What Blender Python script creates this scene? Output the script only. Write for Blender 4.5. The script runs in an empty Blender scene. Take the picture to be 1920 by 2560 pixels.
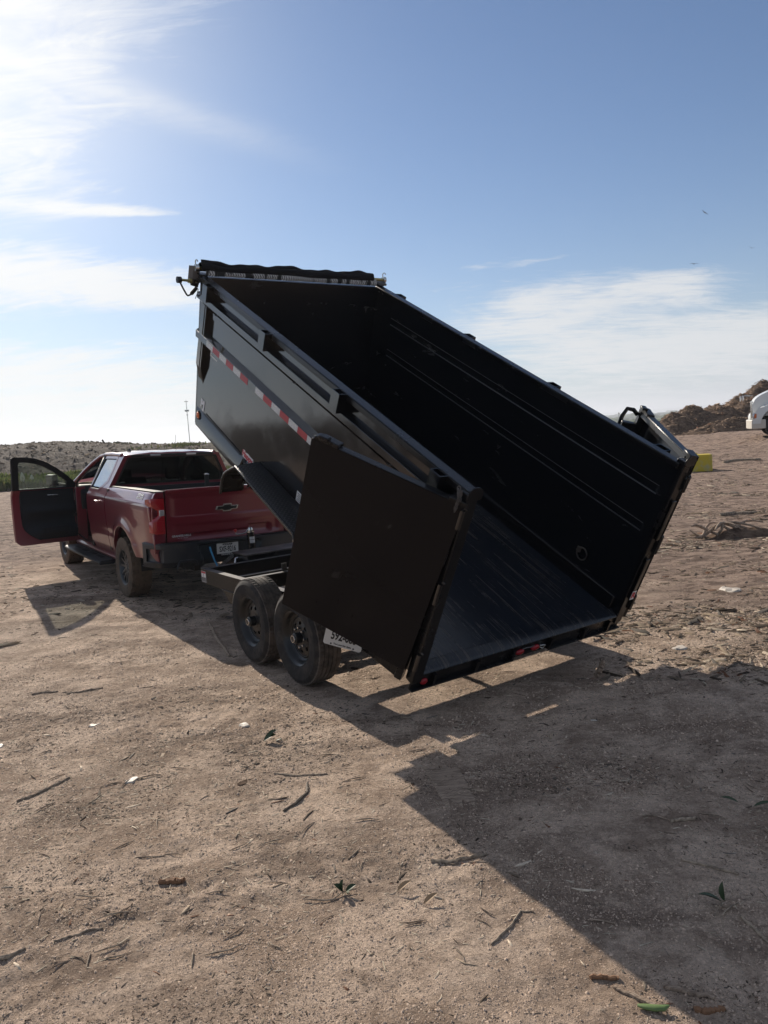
import bpy, bmesh, math, random
import numpy as np
from mathutils import Matrix, Vector

random.seed(7)
rng = np.random.default_rng(11)
scn = bpy.context.scene
COL = scn.collection
R = math.radians

# ------------------------------------------------------------------ camera
PITCH, ROLL, CAM_H = 0.1033, 0.0703, 2.0166
cp, sp, cr, sr = math.cos(PITCH), math.sin(PITCH), math.cos(ROLL), math.sin(ROLL)
fw = Vector((0, cp, -sp)); up = Vector((0, sp, cp)); rt = Vector((1, 0, 0))
cam_r = rt * cr - up * sr
cam_u = rt * sr + up * cr
cam = bpy.data.cameras.new('camera')
cam_o = bpy.data.objects.new('camera', cam)
COL.objects.link(cam_o)
cam.sensor_fit = 'VERTICAL'; cam.sensor_height = 36.0; cam.lens = 1931.1 / 2560 * 36.0
cam.clip_start = 0.05; cam.clip_end = 40000
cam_o.matrix_world = Matrix(((cam_r.x, cam_u.x, -fw.x, 0), (cam_r.y, cam_u.y, -fw.y, 0), (cam_r.z, cam_u.z, -fw.z, CAM_H), (0, 0, 0, 1)))
scn.camera = cam_o

# ------------------------------------------------------------------ sun, sky, exposure
SUN_AZ, SUN_EL = -28.0, 27.0          # degrees, azimuth to the left of the view
sun_dir = Vector((math.sin(R(SUN_AZ)) * math.cos(R(SUN_EL)), math.cos(R(SUN_AZ)) * math.cos(R(SUN_EL)), math.sin(R(SUN_EL))))
sl = bpy.data.lights.new('sun', 'SUN'); sl.energy = 5.0; sl.angle = R(0.55); sl.color = (1.0, 0.90, 0.77)
so = bpy.data.objects.new('sun', sl); COL.objects.link(so)
so.rotation_euler = sun_dir.to_track_quat('Z', 'Y').to_euler()
scn.view_settings.view_transform = 'Standard'; scn.view_settings.look = 'None'
scn.view_settings.exposure = 0.42; scn.view_settings.gamma = 1.0
scn.view_settings.use_curve_mapping = False


class NT:
    """small helper round a node tree"""
    def __init__(s, tree):
        s.t = tree; s.n = tree.nodes; s.l = tree.links
    def new(s, typ, **kw):
        nd = s.n.new(typ)
        for k, v in kw.items():
            setattr(nd, k, v)
        return nd
    def put(s, sock, v):
        if isinstance(v, bpy.types.NodeSocket):
            s.l.new(v, sock)
        elif v is not None:
            if sock.type in ('RGBA',) and len(v) == 3:
                v = (*v, 1)
            sock.default_value = v
    def math(s, op, a, b=None, c=None, clamp=False):
        nd = s.new('ShaderNodeMath', operation=op); nd.use_clamp = clamp
        for i, v in enumerate((a, b, c)):
            if v is not None:
                s.put(nd.inputs[i], v)
        return nd.outputs[0]
    def mix(s, f, a, b, blend='MIX'):
        nd = s.new('ShaderNodeMix', data_type='RGBA', blend_type=blend)
        s.put(nd.inputs[0], f); s.put(nd.inputs[6], a); s.put(nd.inputs[7], b)
        return nd.outputs[2]
    def noise(s, vec, scale, detail=4, rough=.55, dist=0.0):
        nd = s.new('ShaderNodeTexNoise')
        if vec is not None:
            s.l.new(vec, nd.inputs['Vector'])
        nd.inputs['Scale'].default_value = scale; nd.inputs['Detail'].default_value = detail
        nd.inputs['Roughness'].default_value = rough; nd.inputs['Distortion'].default_value = dist
        return nd.outputs['Fac']
    def smooth(s, v, lo, hi, a=0.0, b=1.0):
        nd = s.new('ShaderNodeMapRange', interpolation_type='SMOOTHSTEP')
        s.put(nd.inputs[0], v); nd.inputs[1].default_value = lo; nd.inputs[2].default_value = hi
        nd.inputs[3].default_value = a; nd.inputs[4].default_value = b
        return nd.outputs[0]
    def mapping(s, vec, scale=(1, 1, 1), rot=(0, 0, 0), loc=(0, 0, 0)):
        nd = s.new('ShaderNodeMapping'); s.l.new(vec, nd.inputs[0])
        nd.inputs['Location'].default_value = loc; nd.inputs['Rotation'].default_value = rot; nd.inputs['Scale'].default_value = scale
        return nd.outputs[0]


def px_dir(x, y, k=1920 / 1659):
    """direction of a picture point (1659 px wide copy)"""
    x *= k; y *= k
    d = fw + cam_r * ((x - 960) / 1931.1) - cam_u * ((y - 1280) / 1931.1)
    return d.normalized()


def az_el(d):
    return math.atan2(d.x, d.y), math.asin(d.z)


world = bpy.data.worlds.new('World'); scn.world = world; world.use_nodes = True
W = NT(world.node_tree)
bg = W.n['Background']
sky = W.new('ShaderNodeTexSky', sky_type='NISHITA')
sky.sun_disc = False; sky.sun_elevation = R(SUN_EL); sky.sun_rotation = R(SUN_AZ)
sky.altitude = 200; sky.air_density = 1.0; sky.dust_density = 0.45; sky.ozone_density = 3.0
bg.inputs[1].default_value = 0.079
tc = W.new('ShaderNodeTexCoord').outputs['Generated']
sep = W.new('ShaderNodeSeparateXYZ'); W.l.new(tc, sep.inputs[0])
dx, dy, dz = sep.outputs
az = W.math('ARCTAN2', dx, dy)
el = W.math('ARCSINE', dz)
zz = W.math('ADD', W.math('MAXIMUM', dz, 0.0), 0.16)
cmb = W.new('ShaderNodeCombineXYZ')
W.l.new(W.math('DIVIDE', dx, zz), cmb.inputs[0]); W.l.new(W.math('DIVIDE', dy, zz), cmb.inputs[1])
plane = cmb.outputs[0]
n_big = W.noise(W.mapping(plane, (1.0, 1.7, 1), (0, 0, R(24)), (3.1, 1.7, 0)), 1.9, 10, .62, .9)
n_fine = W.noise(W.mapping(plane, (1.0, 3.0, 1), (0, 0, R(20)), (9.1, 4.7, 0)), 4.2, 10, .68, 1.4)
cl = W.math('ADD', W.math('MULTIPLY', W.math('SUBTRACT', n_big, .5), 2.1), W.math('MULTIPLY', W.math('SUBTRACT', n_fine, .5), 1.7))
mask = None
for (px, py, sx, sy, w) in (
        (30, 130, .12, .15, .46), (240, 50, .12, .045, .26), (60, 350, .12, .05, .30), (300, 235, .08, .02, .34), (130, 470, .12, .012, .3),
        (100, 590, .17, .032, .95), (300, 630, .11, .024, .80), (420, 660, .06, .02, .3),
        (170, 860, .30, .055, .80), (60, 770, .14, .022, .35),
        (1110, 668, .09, .036, .85), (1330, 645, .12, .028, .90), (1480, 603, .07, .014, .85), (930, 640, .06, .03, .35), (560, 575, .06, .012, .45),
        (1250, 755, .24, .042, .72), (1560, 745, .16, .045, .75), (1060, 573, .09, .008, .70), (1180, 560, .05, .005, .45),
        (240, 452, .14, .0065, .85), (330, 463, .08, .0035, .6), (450, 490, .06, .004, .5), (560, 610, .12, .02, .30),
        (1150, 260, .52, .30, -1.0), (620, 400, .26, .16, -.60), (250, 500, .24, .022, -.40), (180, 710, .18, .02, -.45), (1650, 560, .10, .05, -.35), (700, 700, .5, .14, -.16)):
    a0, e0 = az_el(px_dir(px, py))
    ta = W.math('DIVIDE', W.math('SUBTRACT', az, a0), sx); te = W.math('DIVIDE', W.math('SUBTRACT', el, e0), sy)
    q = W.math('ADD', W.math('MULTIPLY', ta, ta), W.math('MULTIPLY', te, te))
    g = W.math('MULTIPLY', W.math('EXPONENT', W.math('MULTIPLY', q, -1.0)), w)
    mask = g if mask is None else W.math('ADD', mask, g)
dens = W.math('ADD', W.math('ADD', cl, mask), .40)  # cloud cover outside the view raised as added fill light
cloud = W.smooth(dens, -.02, 1.15)
# sun streak painted into the cloud cover, running down from the sun side
d1, d2 = px_dir(0, 120), px_dir(820, 385)
nrm = d1.cross(d2).normalized()
dotn = W.new('ShaderNodeVectorMath', operation='DOT_PRODUCT'); W.l.new(tc, dotn.inputs[0]); dotn.inputs[1].default_value = nrm
sun_streak = W.math('EXPONENT', W.math('MULTIPLY', W.math('POWER', W.math('DIVIDE', dotn.outputs['Value'], .016), 2.0), -1.0))
a1, _ = az_el(d1); a2, _ = az_el(d2)
sun_streak = W.math('MULTIPLY', sun_streak, W.smooth(az, a2, a1 - .1, 0, .95))
cloud = W.math('MAXIMUM', cloud, W.math('MULTIPLY', sun_streak, W.smooth(n_fine, .3, .6, .5, 1)))
# thin veil near the horizon and towards the sun (forward scattering)
dots = W.new('ShaderNodeVectorMath', operation='DOT_PRODUCT'); W.l.new(tc, dots.inputs[0]); dots.inputs[1].default_value = sun_dir
sdot = W.math('MAXIMUM', dots.outputs['Value'], 0.0)
fwd = W.math('POWER', sdot, 12.0)
fwd2 = W.math('POWER', sdot, 50.0)
horizon = W.math('EXPONENT', W.math('MULTIPLY', W.math('MAXIMUM', dz, 0.0), -11.5))
veil_col = W.mix(fwd, (4.7, 5.3, 6.0), (6.6, 7.1, 7.6))
cloud_col = W.mix(fwd, (7.2, 7.3, 7.4), (10.2, 10.1, 9.8))
blue = W.mix(1.0, sky.outputs[0], (.63, .73, .84), 'MULTIPLY')
c1 = W.mix(W.math('MULTIPLY', horizon, .90), blue, veil_col)
c2 = W.mix(W.math('MULTIPLY', fwd2, .55), c1, (11.0, 10.8, 10.4))
c3 = W.mix(W.math('MULTIPLY', cloud, .88), c2, cloud_col)
W.l.new(c3, bg.inputs[0])

# ------------------------------------------------------------------ helpers
def set_props(o, label=None, cat=None, group=None, kind=None):
    if label: o['label'] = label
    if cat: o['category'] = cat
    if group: o['group'] = group
    if kind: o['kind'] = kind
    return o


def empty(name, M=None, parent=None):
    o = bpy.data.objects.new(name, None); o.empty_display_size = .2
    COL.objects.link(o)
    if parent: o.parent = parent
    if M is not None: o.matrix_local = M
    return o


def thing(name, label, cat, M=None, group=None):
    return set_props(empty(name, M), label, cat, group)


def V(*a): return Vector(a)


class MB:
    def __init__(s): s.v = []; s.f = []
    def add(s, vs, fs, M=None):
        b = len(s.v)
        for p in vs:
            p = Vector(p)
            s.v.append(tuple(M @ p) if M is not None else tuple(p))
        s.f += [tuple(i + b for i in f) for f in fs]
        return s
    def box(s, x0, x1, y0, y1, z0, z1, M=None):
        return s.add([(x0, y0, z0), (x1, y0, z0), (x1, y1, z0), (x0, y1, z0), (x0, y0, z1), (x1, y0, z1), (x1, y1, z1), (x0, y1, z1)],
                     [(0, 3, 2, 1), (4, 5, 6, 7), (0, 1, 5, 4), (1, 2, 6, 5), (2, 3, 7, 6), (3, 0, 4, 7)], M)
    def prism(s, poly, lo, hi, axis='y', M=None):
        n = len(poly)
        def P(a, b, c): return {'y': (a, c, b), 'x': (c, a, b), 'z': (a, b, c)}[axis]
        vs = [P(a, b, lo) for a, b in poly] + [P(a, b, hi) for a, b in poly]
        fs = [tuple(range(n)), tuple(range(2 * n - 1, n - 1, -1))] + [(i, (i + 1) % n, n + (i + 1) % n, n + i) for i in range(n)]
        return s.add(vs, fs, M)
    def tube(s, pts, r, n=8, M=None, caps=True, closed=False):
        pts = [Vector(p) for p in pts]; m = len(pts)
        rs = r if isinstance(r, (list, tuple)) else [r] * m
        vs = []; fs = []; pn = None
        for i, p in enumerate(pts):
            if closed: t = pts[(i + 1) % m] - pts[i - 1]
            else: t = (pts[min(i + 1, m - 1)] - pts[max(i - 1, 0)])
            t.normalize()
            if pn is None:
                a = Vector((0, 0, 1)) if abs(t.z) < .9 else Vector((1, 0, 0))
                pn = (a - t * a.dot(t)).normalized()
            else:
                pn = (pn - t * pn.dot(t)).normalized()
            bn = t.cross(pn)
            for k in range(n):
                an = 2 * math.pi * k / n
                vs.append(p + (pn * math.cos(an) + bn * math.sin(an)) * rs[i])
        for i in range(m if closed else m - 1):
            j = (i + 1) % m
            for k in range(n):
                fs.append((i * n + k, i * n + (k + 1) % n, j * n + (k + 1) % n, j * n + k))
        if caps and not closed:
            fs.append(tuple(range(n - 1, -1, -1))); fs.append(tuple((m - 1) * n + k for k in range(n)))
        return s.add(vs, fs, M)
    def lathe(s, prof, n=32, M=None, axis='y', closed=False, rmod=None):
        """prof: (radius, along axis)"""
        vs = []; fs = []; m = len(prof)
        for k in range(n):
            a = 2 * math.pi * k / n; c, q = math.cos(a), math.sin(a)
            for i, (r, h) in enumerate(prof):
                if rmod: r = r + rmod(k, i)
                vs.append({'y': (r * c, h, r * q), 'z': (r * c, r * q, h), 'x': (h, r * c, r * q)}[axis])
        mm = m if closed else m - 1
        for k in range(n):
            k2 = (k + 1) % n
            for i in range(mm):
                j = (i + 1) % m
                fs.append((k * m + i, k * m + j, k2 * m + j, k2 * m + i))
        return s.add(vs, fs, M)
    def grid(s, P, M=None, wrap=False):
        ni, nj = len(P), len(P[0])
        vs = [p for row in P for p in row]
        fs = []
        for i in range(ni - 1):
            for j in range(nj - 1):
                fs.append((i * nj + j, i * nj + j + 1, (i + 1) * nj + j + 1, (i + 1) * nj + j))
        return s.add(vs, fs, M)
    def bar(s, p0, p1, w, h, upv=(0, 0, 1), M=None):
        p0, p1, u = Vector(p0), Vector(p1), Vector(upv)
        t = (p1 - p0).normalized(); sd = t.cross(u).normalized(); u = sd.cross(t)
        vs = [p + sd * a * w / 2 + u * b * h / 2 for p in (p0, p1) for a, b in ((-1, -1), (1, -1), (1, 1), (-1, 1))]
        return s.add(vs, [(0, 1, 2, 3), (7, 6, 5, 4), (0, 4, 5, 1), (1, 5, 6, 2), (2, 6, 7, 3), (3, 7, 4, 0)], M)
    def ring(s, outer, inner, M=None):
        """flat or curved frame between two loops of equal length"""
        n = len(outer)
        return s.add(list(outer) + list(inner), [(i, (i + 1) % n, n + (i + 1) % n, n + i) for i in range(n)], M)
    def build(s, name, mat, parent=None, M=None, smooth=None, bevel=0, seg=2, solid=0, weld=True, kind=None, normals=True):
        me = bpy.data.meshes.new(name)
        me.from_pydata(s.v, [], s.f)
        bm = bmesh.new(); bm.from_mesh(me)
        if weld:
            bmesh.ops.remove_doubles(bm, verts=bm.verts, dist=1e-5)
            bmesh.ops.dissolve_degenerate(bm, edges=bm.edges, dist=1e-6)
        if normals: bmesh.ops.recalc_face_normals(bm, faces=bm.faces)
        bm.to_mesh(me); bm.free()
        if mat: me.materials.append(mat)
        o = bpy.data.objects.new(name, me); COL.objects.link(o)
        if parent: o.parent = parent
        if M is not None: o.matrix_local = M
        if solid:
            md = o.modifiers.new('thick', 'SOLIDIFY'); md.thickness = solid; md.offset = 0
        if bevel:
            md = o.modifiers.new('bevel', 'BEVEL'); md.width = bevel; md.segments = seg; md.limit_method = 'ANGLE'; md.angle_limit = R(35)
            if smooth is None: smooth = 50
        if smooth:
            me.polygons.foreach_set('use_smooth', [True] * len(me.polygons)); me.set_sharp_from_angle(angle=R(smooth))
        if kind: o['kind'] = kind
        return o


def text(name, body, size, mat, parent, M, extrude=.0008, sx=1.0, bold=0.0, align='CENTER'):
    cu = bpy.data.curves.new(name, 'FONT'); cu.body = body; cu.size = size; cu.extrude = extrude; cu.offset = bold
    cu.align_x = align; cu.align_y = 'CENTER'; cu.resolution_u = 3
    tmp = bpy.data.objects.new('tmp_text', cu); COL.objects.link(tmp)
    dg = bpy.context.evaluated_depsgraph_get()
    me = bpy.data.meshes.new_from_object(tmp.evaluated_get(dg))
    bpy.data.objects.remove(tmp); bpy.data.curves.remove(cu)
    me.materials.clear(); me.materials.append(mat); me.name = name
    o = bpy.data.objects.new(name, me); COL.objects.link(o)
    if parent: o.parent = parent
    o.matrix_local = M @ Matrix.Diagonal((sx, 1, 1, 1))
    return o


def frame_m(o, x, y, z):
    x, y, z, o = Vector(x), Vector(y), Vector(z), Vector(o)
    return Matrix(((x.x, y.x, z.x, o.x), (x.y, y.y, z.y, o.y), (x.z, y.z, z.z, o.z), (0, 0, 0, 1)))


# numpy gradient noise
_perm = rng.permutation(512); _ga = rng.uniform(0, 2 * np.pi, 512)
def pnoise(x, y):
    x = np.asarray(x, float); y = np.asarray(y, float)
    xi = np.floor(x).astype(int); yi = np.floor(y).astype(int); xf = x - xi; yf = y - yi
    def g(ix, iy, fx, fy):
        a = _ga[_perm[(_perm[ix % 512] + iy) % 512]]
        return np.cos(a) * fx + np.sin(a) * fy
    u = xf * xf * xf * (xf * (xf * 6 - 15) + 10); v = yf * yf * yf * (yf * (yf * 6 - 15) + 10)
    n00 = g(xi, yi, xf, yf); n10 = g(xi + 1, yi, xf - 1, yf); n01 = g(xi, yi + 1, xf, yf - 1); n11 = g(xi + 1, yi + 1, xf - 1, yf - 1)
    return (n00 * (1 - u) + n10 * u) * (1 - v) + (n01 * (1 - u) + n11 * u) * v
def fbm(x, y, o=4, g=.5):
    s = 0; a = 1; f = 1
    for i in range(o):
        s = s + a * pnoise(x * f + 17.3 * i, y * f - 9.1 * i); a *= g; f *= 2.03
    return s
def sstep(x, a, b):
    t = np.clip((x - a) / (b - a), 0, 1); return t * t * (3 - 2 * t)


# ------------------------------------------------------------------ materials
MATS = {}
def mat(name, color=(.5, .5, .5), rough=.5, metal=0.0, spec=.5, coat=0.0, alpha=None, trans=0.0, ior=1.45, emit=None):
    m = bpy.data.materials.new(name); m.use_nodes = True
    b = m.node_tree.nodes['Principled BSDF']
    b.inputs['Base Color'].default_value = (*color, 1); b.inputs['Roughness'].default_value = rough
    b.inputs['Metallic'].default_value = metal; b.inputs['Specular IOR Level'].default_value = spec
    b.inputs['Coat Weight'].default_value = coat; b.inputs['Coat Roughness'].default_value = .04
    b.inputs['Transmission Weight'].default_value = trans; b.inputs['IOR'].default_value = ior
    MATS[name] = m
    return m


def pbsdf(m): return NT(m.node_tree), m.node_tree.nodes['Principled BSDF']


def coords(N, kind='Object'):
    return N.new('ShaderNodeTexCoord').outputs[kind]


def bump(N, b, h, dist, strength=1.0, prev=None):
    nd = N.new('ShaderNodeBump'); nd.inputs['Distance'].default_value = dist; nd.inputs['Strength'].default_value = strength
    N.l.new(h, nd.inputs['Height'])
    if prev is not None: N.l.new(prev, nd.inputs['Normal'])
    if b is not None: N.l.new(nd.outputs[0], b.inputs['Normal'])
    return nd.outputs[0]


# glossy black trailer paint with faint orange peel and dust
m_black = mat('black_gloss_paint', (.006, .006, .0065), .12, 0, 1.0)
N, b = pbsdf(m_black); o = coords(N)
dust = N.smooth(N.noise(o, 2.3, 6, .6), .45, .75)
N.l.new(N.mix(N.math('MULTIPLY', dust, .05), (.006, .006, .007), (.09, .075, .06)), b.inputs['Base Color'])
N.l.new(N.smooth(dust, 0, 1, .09, .20), b.inputs['Roughness'])
bump(N, b, N.noise(o, 9, 2, .4), .004, .10)
# rougher matt black for frames and door faces
m_black2 = mat('black_satin_paint', (.008, .008, .009), .32, 0, .32)
N, b = pbsdf(m_black2); o = coords(N)
d2 = N.smooth(N.noise(o, 1.7, 7, .62), .48, .78); d3 = N.smooth(N.noise(N.mapping(o, (1, 1, 4)), 14, 5, .6), .62, .75)
N.l.new(N.mix(N.math('MULTIPLY', d2, .035), N.mix(N.math('MULTIPLY', d3, .10), (.008, .008, .009), (.10, .085, .07)), (.10, .08, .06)), b.inputs['Base Color'])
N.l.new(N.smooth(d2, 0, 1, .26, .48), b.inputs['Roughness'])
bump(N, b, N.noise(o, 16, 3, .5), .002, .15)
# inside of the dump box : scuffed black
m_inside = mat('scuffed_black_steel', (.007, .008, .010), .3, 0, .6)
N, b = pbsdf(m_inside); o = coords(N)
sc = N.smooth(N.noise(N.mapping(o, (.6, 1, 2.2)), 3.0, 8, .7, .6), .58, .74); sc2 = N.smooth(N.noise(o, 26, 4, .6), .66, .78)
N.l.new(N.mix(N.math('MULTIPLY', sc, .24), N.mix(N.math('MULTIPLY', sc2, .14), (.006, .007, .009), (.10, .09, .08)), (.07, .065, .06)), b.inputs['Base Color'])
N.l.new(N.smooth(sc, 0, 1, .22, .5), b.inputs['Roughness'])
# floor : streaks along the length where loads slid out
m_floor = mat('scraped_floor_steel', (.01, .01, .013), .4, 0, .5)
N, b = pbsdf(m_floor); o = coords(N)
st = N.noise(N.mapping(o, (.35, 16, 1)), 1.6, 9, .72, .25); st2 = N.noise(N.mapping(o, (.8, 60, 1)), 2.0, 6, .7, .2); pt = N.noise(o, 1.5, 6, .6, .4)
f1 = N.math('MULTIPLY', N.smooth(st, .48, .64), N.smooth(pt, .36, .58))
f2 = N.math('MULTIPLY', N.smooth(st2, .55, .72), .55)
cfl = N.mix(f1, (.009, .012, .018), (.062, .053, .045)); cfl = N.mix(f2, cfl, (.028, .030, .035))
N.l.new(cfl, b.inputs['Base Color']); N.l.new(N.smooth(N.math('ADD', f1, f2), 0, 1.2, .20, .50), b.inputs['Roughness'])
bump(N, b, st2, .002, .2)
# plain door paint, then dusty steel with lit edges put into its colour
m_doorface = mat('plain_black_door_paint', (.006, .006, .007), .24, 0, .2)
N, b = pbsdf(m_doorface); o = coords(N)
s1 = N.smooth(N.noise(N.mapping(o, (3, 1, 1), (0, 0, .6)), 5, 6, .7, .5), .66, .74); s2 = N.smooth(N.noise(o, 3.2, 3, .5), .64, .74)
N.l.new(N.mix(N.math('MULTIPLY', N.math('ADD', s1, N.math('MULTIPLY', s2, .5)), .22), (.005, .005, .007), (.12, .115, .11)), b.inputs['Base Color'])
N.l.new(N.smooth(s2, 0, 1, .20, .40), b.inputs['Roughness']); bump(N, b, N.noise(o, 1.6, 3, .45), .02, .25)
m_edge = mat('dusty_painted_lit_steel', (.03, .028, .026), .45, 0, .5)
N, b = pbsdf(m_edge); o = coords(N)
N.l.new(N.mix(N.smooth(N.noise(o, 5, 6, .6), .3, .7), (.012, .012, .012), (.12, .10, .085)), b.inputs['Base Color'])
m_rib = mat('worn_edge_painted_sheen', (.035, .036, .04), .3, 0, .6)  # lighter tone: wear at the floor seam, painted sky sheen on the grooves
m_chrome = mat('zinc_steel', (.55, .55, .54), .25, 1.0)
m_gold = mat('yellow_zinc_steel', (.35, .30, .14), .35, 1.0)
m_rubber = mat('black_rubber', (.012, .012, .012), .7, 0, .3)
m_tarp = mat('black_mesh_tarp', (.010, .010, .011), .85, 0, .2)
N, b = pbsdf(m_tarp); o = coords(N); bump(N, b, N.noise(o, 60, 2, .5), .004, .4)
m_tarp_light = mat('tarp_mesh_painted_lit', (.22, .22, .22), .9, 0, .1)  # pale mix paints sunlight coming through the black tarp mesh
N, b = pbsdf(m_tarp_light); o = coords(N)
wv = N.new('ShaderNodeTexWave'); wv.inputs['Scale'].default_value = 30; wv.inputs['Distortion'].default_value = 3; N.l.new(N.mapping(o, (1, 1, 1), (0, 0, .4)), wv.inputs[0])
N.l.new(N.mix(N.smooth(N.noise(N.mapping(o, (1, 4, 1)), 3, 3, .5), .52, .60), N.mix(N.smooth(wv.outputs['Fac'], .2, .8), (.12, .12, .12), (.5, .5, .5)), (.03, .03, .03)), b.inputs['Base Color'])
# tyres
def tyre_mat(name, base, mud, amt):
    m = mat(name, base, .8, 0, .25); N, b = pbsdf(m); o = coords(N)
    f = N.smooth(N.noise(o, 9, 6, .65), .58 - amt * .4, .86 - amt * .35)
    N.l.new(N.mix(f, base, mud), b.inputs['Base Color']); bump(N, b, N.noise(o, 45, 5, .6), .006, .5)
    return m
m_tyre = tyre_mat('trailer_tyre_rubber', (.020, .020, .021), (.055, .048, .042), .45)
m_tread = tyre_mat('dusty_tread_rubber', (.045, .041, .038), (.12, .10, .085), .7)
m_mudtyre = tyre_mat('muddy_tyre_rubber', (.040, .033, .027), (.115, .085, .062), .9)
m_rim = mat('black_wheel_steel', (.012, .013, .014), .33, 0, .5)
m_truckrim = mat('dark_grey_alloy', (.05, .055, .06), .35, .6)
# reflective tape, stickers, plates
m_white = mat('white_sticker', (.62, .62, .62), .45)
m_tape_w = mat('white_reflective_tape', (.55, .56, .56), .4)
N, b = pbsdf(m_tape_w); o = coords(N)
vo = N.new('ShaderNodeTexVoronoi'); vo.inputs['Scale'].default_value = 90; N.l.new(o, vo.inputs[0])
N.l.new(N.mix(N.smooth(vo.outputs['Distance'], .2, .6), (.62, .63, .63), (.45, .46, .46)), b.inputs['Base Color'])
m_tape_r = mat('red_reflective_tape', (.33, .012, .018), .4)
m_red = mat('red_print', (.42, .012, .03), .45)
m_ink = mat('black_print', (.01, .01, .01), .5)
m_silver = mat('silver_print', (.55, .55, .57), .4, .3)
m_amber = mat('amber_lens', (.55, .13, .035), .25, 0, .5)
m_redlens = mat('red_lens', (.30, .008, .015), .12, 0, .5, coat=.8)
N, b = pbsdf(m_redlens); o = coords(N); bump(N, b, N.noise(N.mapping(o, (1, 26, 1)), 5, 1, .3), .004, .3)
m_redlens2 = mat('dark_red_marker_lens', (.30, .012, .02), .2, 0, .5)
m_clear = mat('clear_lens', (.62, .62, .64), .12, .6)
# truck
m_red_paint = mat('cherry_red_paint', (.155, .006, .020), .28, .12, .5, coat=1.0)
N, b = pbsdf(m_red_paint); o = coords(N)
dd = N.smooth(N.noise(o, 2.2, 6, .6), .42, .75); sepz = N.new('ShaderNodeSeparateXYZ'); N.l.new(o, sepz.inputs[0])
low = N.math('ADD', N.smooth(sepz.outputs[2], .45, 1.05, .40, .04), N.math('MULTIPLY', dd, .05))
N.l.new(N.mix(low, (.155, .006, .020), (.16, .105, .095)), b.inputs['Base Color'])
N.l.new(N.smooth(low, 0, .5, 1.0, .35), b.inputs['Coat Weight'])
m_bumper = mat('dark_grey_bumper', (.018, .021, .026), .38, 0, .5)
N, b = pbsdf(m_bumper); o = coords(N)
N.l.new(N.mix(N.smooth(N.noise(o, 4, 6, .6), .5, .8, 0, .3), (.018, .021, .026), (.14, .11, .09)), b.inputs['Base Color'])
m_plastic = mat('black_plastic', (.014, .015, .018), .55, 0, .35)
m_trim = mat('dark_interior_trim', (.010, .012, .016), .6, 0, .3)
m_seat = mat('dark_seat_cloth', (.012, .013, .016), .8, 0, .2)
def thin_glass(name, tint, ior=1.5, rough=.02, refl=1.0):
    m = mat(name, tint, rough, 0, .5, ior=ior); N, b = pbsdf(m)
    tr = N.new('ShaderNodeBsdfTransparent'); tr.inputs[0].default_value = (*tint, 1)
    gl = N.new('ShaderNodeBsdfGlossy'); gl.inputs[0].default_value = (1, 1, 1, 1); gl.inputs['Roughness'].default_value = rough
    fr = N.new('ShaderNodeFresnel'); fr.inputs[0].default_value = ior
    mx = N.new('ShaderNodeMixShader'); N.l.new(N.math('MULTIPLY', fr.outputs[0], refl), mx.inputs[0]); N.l.new(tr.outputs[0], mx.inputs[1]); N.l.new(gl.outputs[0], mx.inputs[2])
    N.n.remove(b); N.l.new(mx.outputs[0], N.n['Material Output'].inputs[0])
    return m, N, mx
m_glass = thin_glass('clear_glass', (.86, .90, .88))[0]
m_tint = thin_glass('tinted_glass', (.05, .062, .07), 1.5)[0]
m_side = thin_glass('side_glass', (.10, .12, .12), 1.3, .008, .55)[0]
m_mirror = mat('mirror_glass', (.75, .78, .8), .03, 1.0)
m_mattegrey = mat('grey_seal', (.10, .10, .105), .5)
m_blue = mat('blue_cable', (.03, .22, .42), .4)
m_plate = mat('white_number_plate', (.60, .60, .58), .45)
m_dusty_glass, N, gmx = thin_glass('dusty_window_glass', (.50, .56, .53))
o = coords(N); sz = N.new('ShaderNodeSeparateXYZ'); N.l.new(o, sz.inputs[0])
spk = N.smooth(N.noise(o, 70, 5, .7), .50, .74)
low = N.math('MULTIPLY', N.smooth(sz.outputs[2], 1.44, 1.70, 1.0, .10), N.math('ADD', N.math('MULTIPLY', spk, .55), .14))
df = N.new('ShaderNodeBsdfDiffuse'); df.inputs[0].default_value = (.30, .33, .31, 1)
tl = N.new('ShaderNodeBsdfTranslucent'); tl.inputs[0].default_value = (.16, .18, .165, 1)
ad = N.new('ShaderNodeMixShader'); ad.inputs[0].default_value = .5; N.l.new(df.outputs[0], ad.inputs[1]); N.l.new(tl.outputs[0], ad.inputs[2])
mx = N.new('ShaderNodeMixShader'); N.l.new(low, mx.inputs[0]); N.l.new(gmx.outputs[0], mx.inputs[1]); N.l.new(ad.outputs[0], mx.inputs[2])
N.l.new(mx.outputs[0], N.n['Material Output'].inputs[0])
m_yellow = mat('yellow_block_paint', (.55, .40, .03), .7)
N, b = pbsdf(m_yellow); o = coords(N)
N.l.new(N.mix(N.smooth(N.noise(o, 3, 7, .65), .52, .70), (.52, .39, .03), (.40, .36, .20)), b.inputs['Base Color'])
m_conc = mat('bare_concrete', (.40, .38, .35), .85)
m_tw = mat('white_truck_paint', (.62, .63, .62), .35, 0, .5, coat=.6)
m_tw2 = mat('cream_bumper', (.50, .47, .42), .45)
m_mast = mat('grey_mast_steel', (.20, .22, .23), .6)
m_bird = mat('dark_bird_plumage', (.02, .02, .025), .8)
m_att = mat('tinted_by_piece', (.3, .25, .2), .85, 0, .2)
N, b = pbsdf(m_att); at = N.new('ShaderNodeAttribute'); at.attribute_name = 'tint'
nn = N.noise(coords(N), 60, 3, .6)
N.l.new(N.mix(N.smooth(nn, .3, .7, 0, .35), at.outputs['Color'], (.05, .04, .03)), b.inputs['Base Color'])
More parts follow.
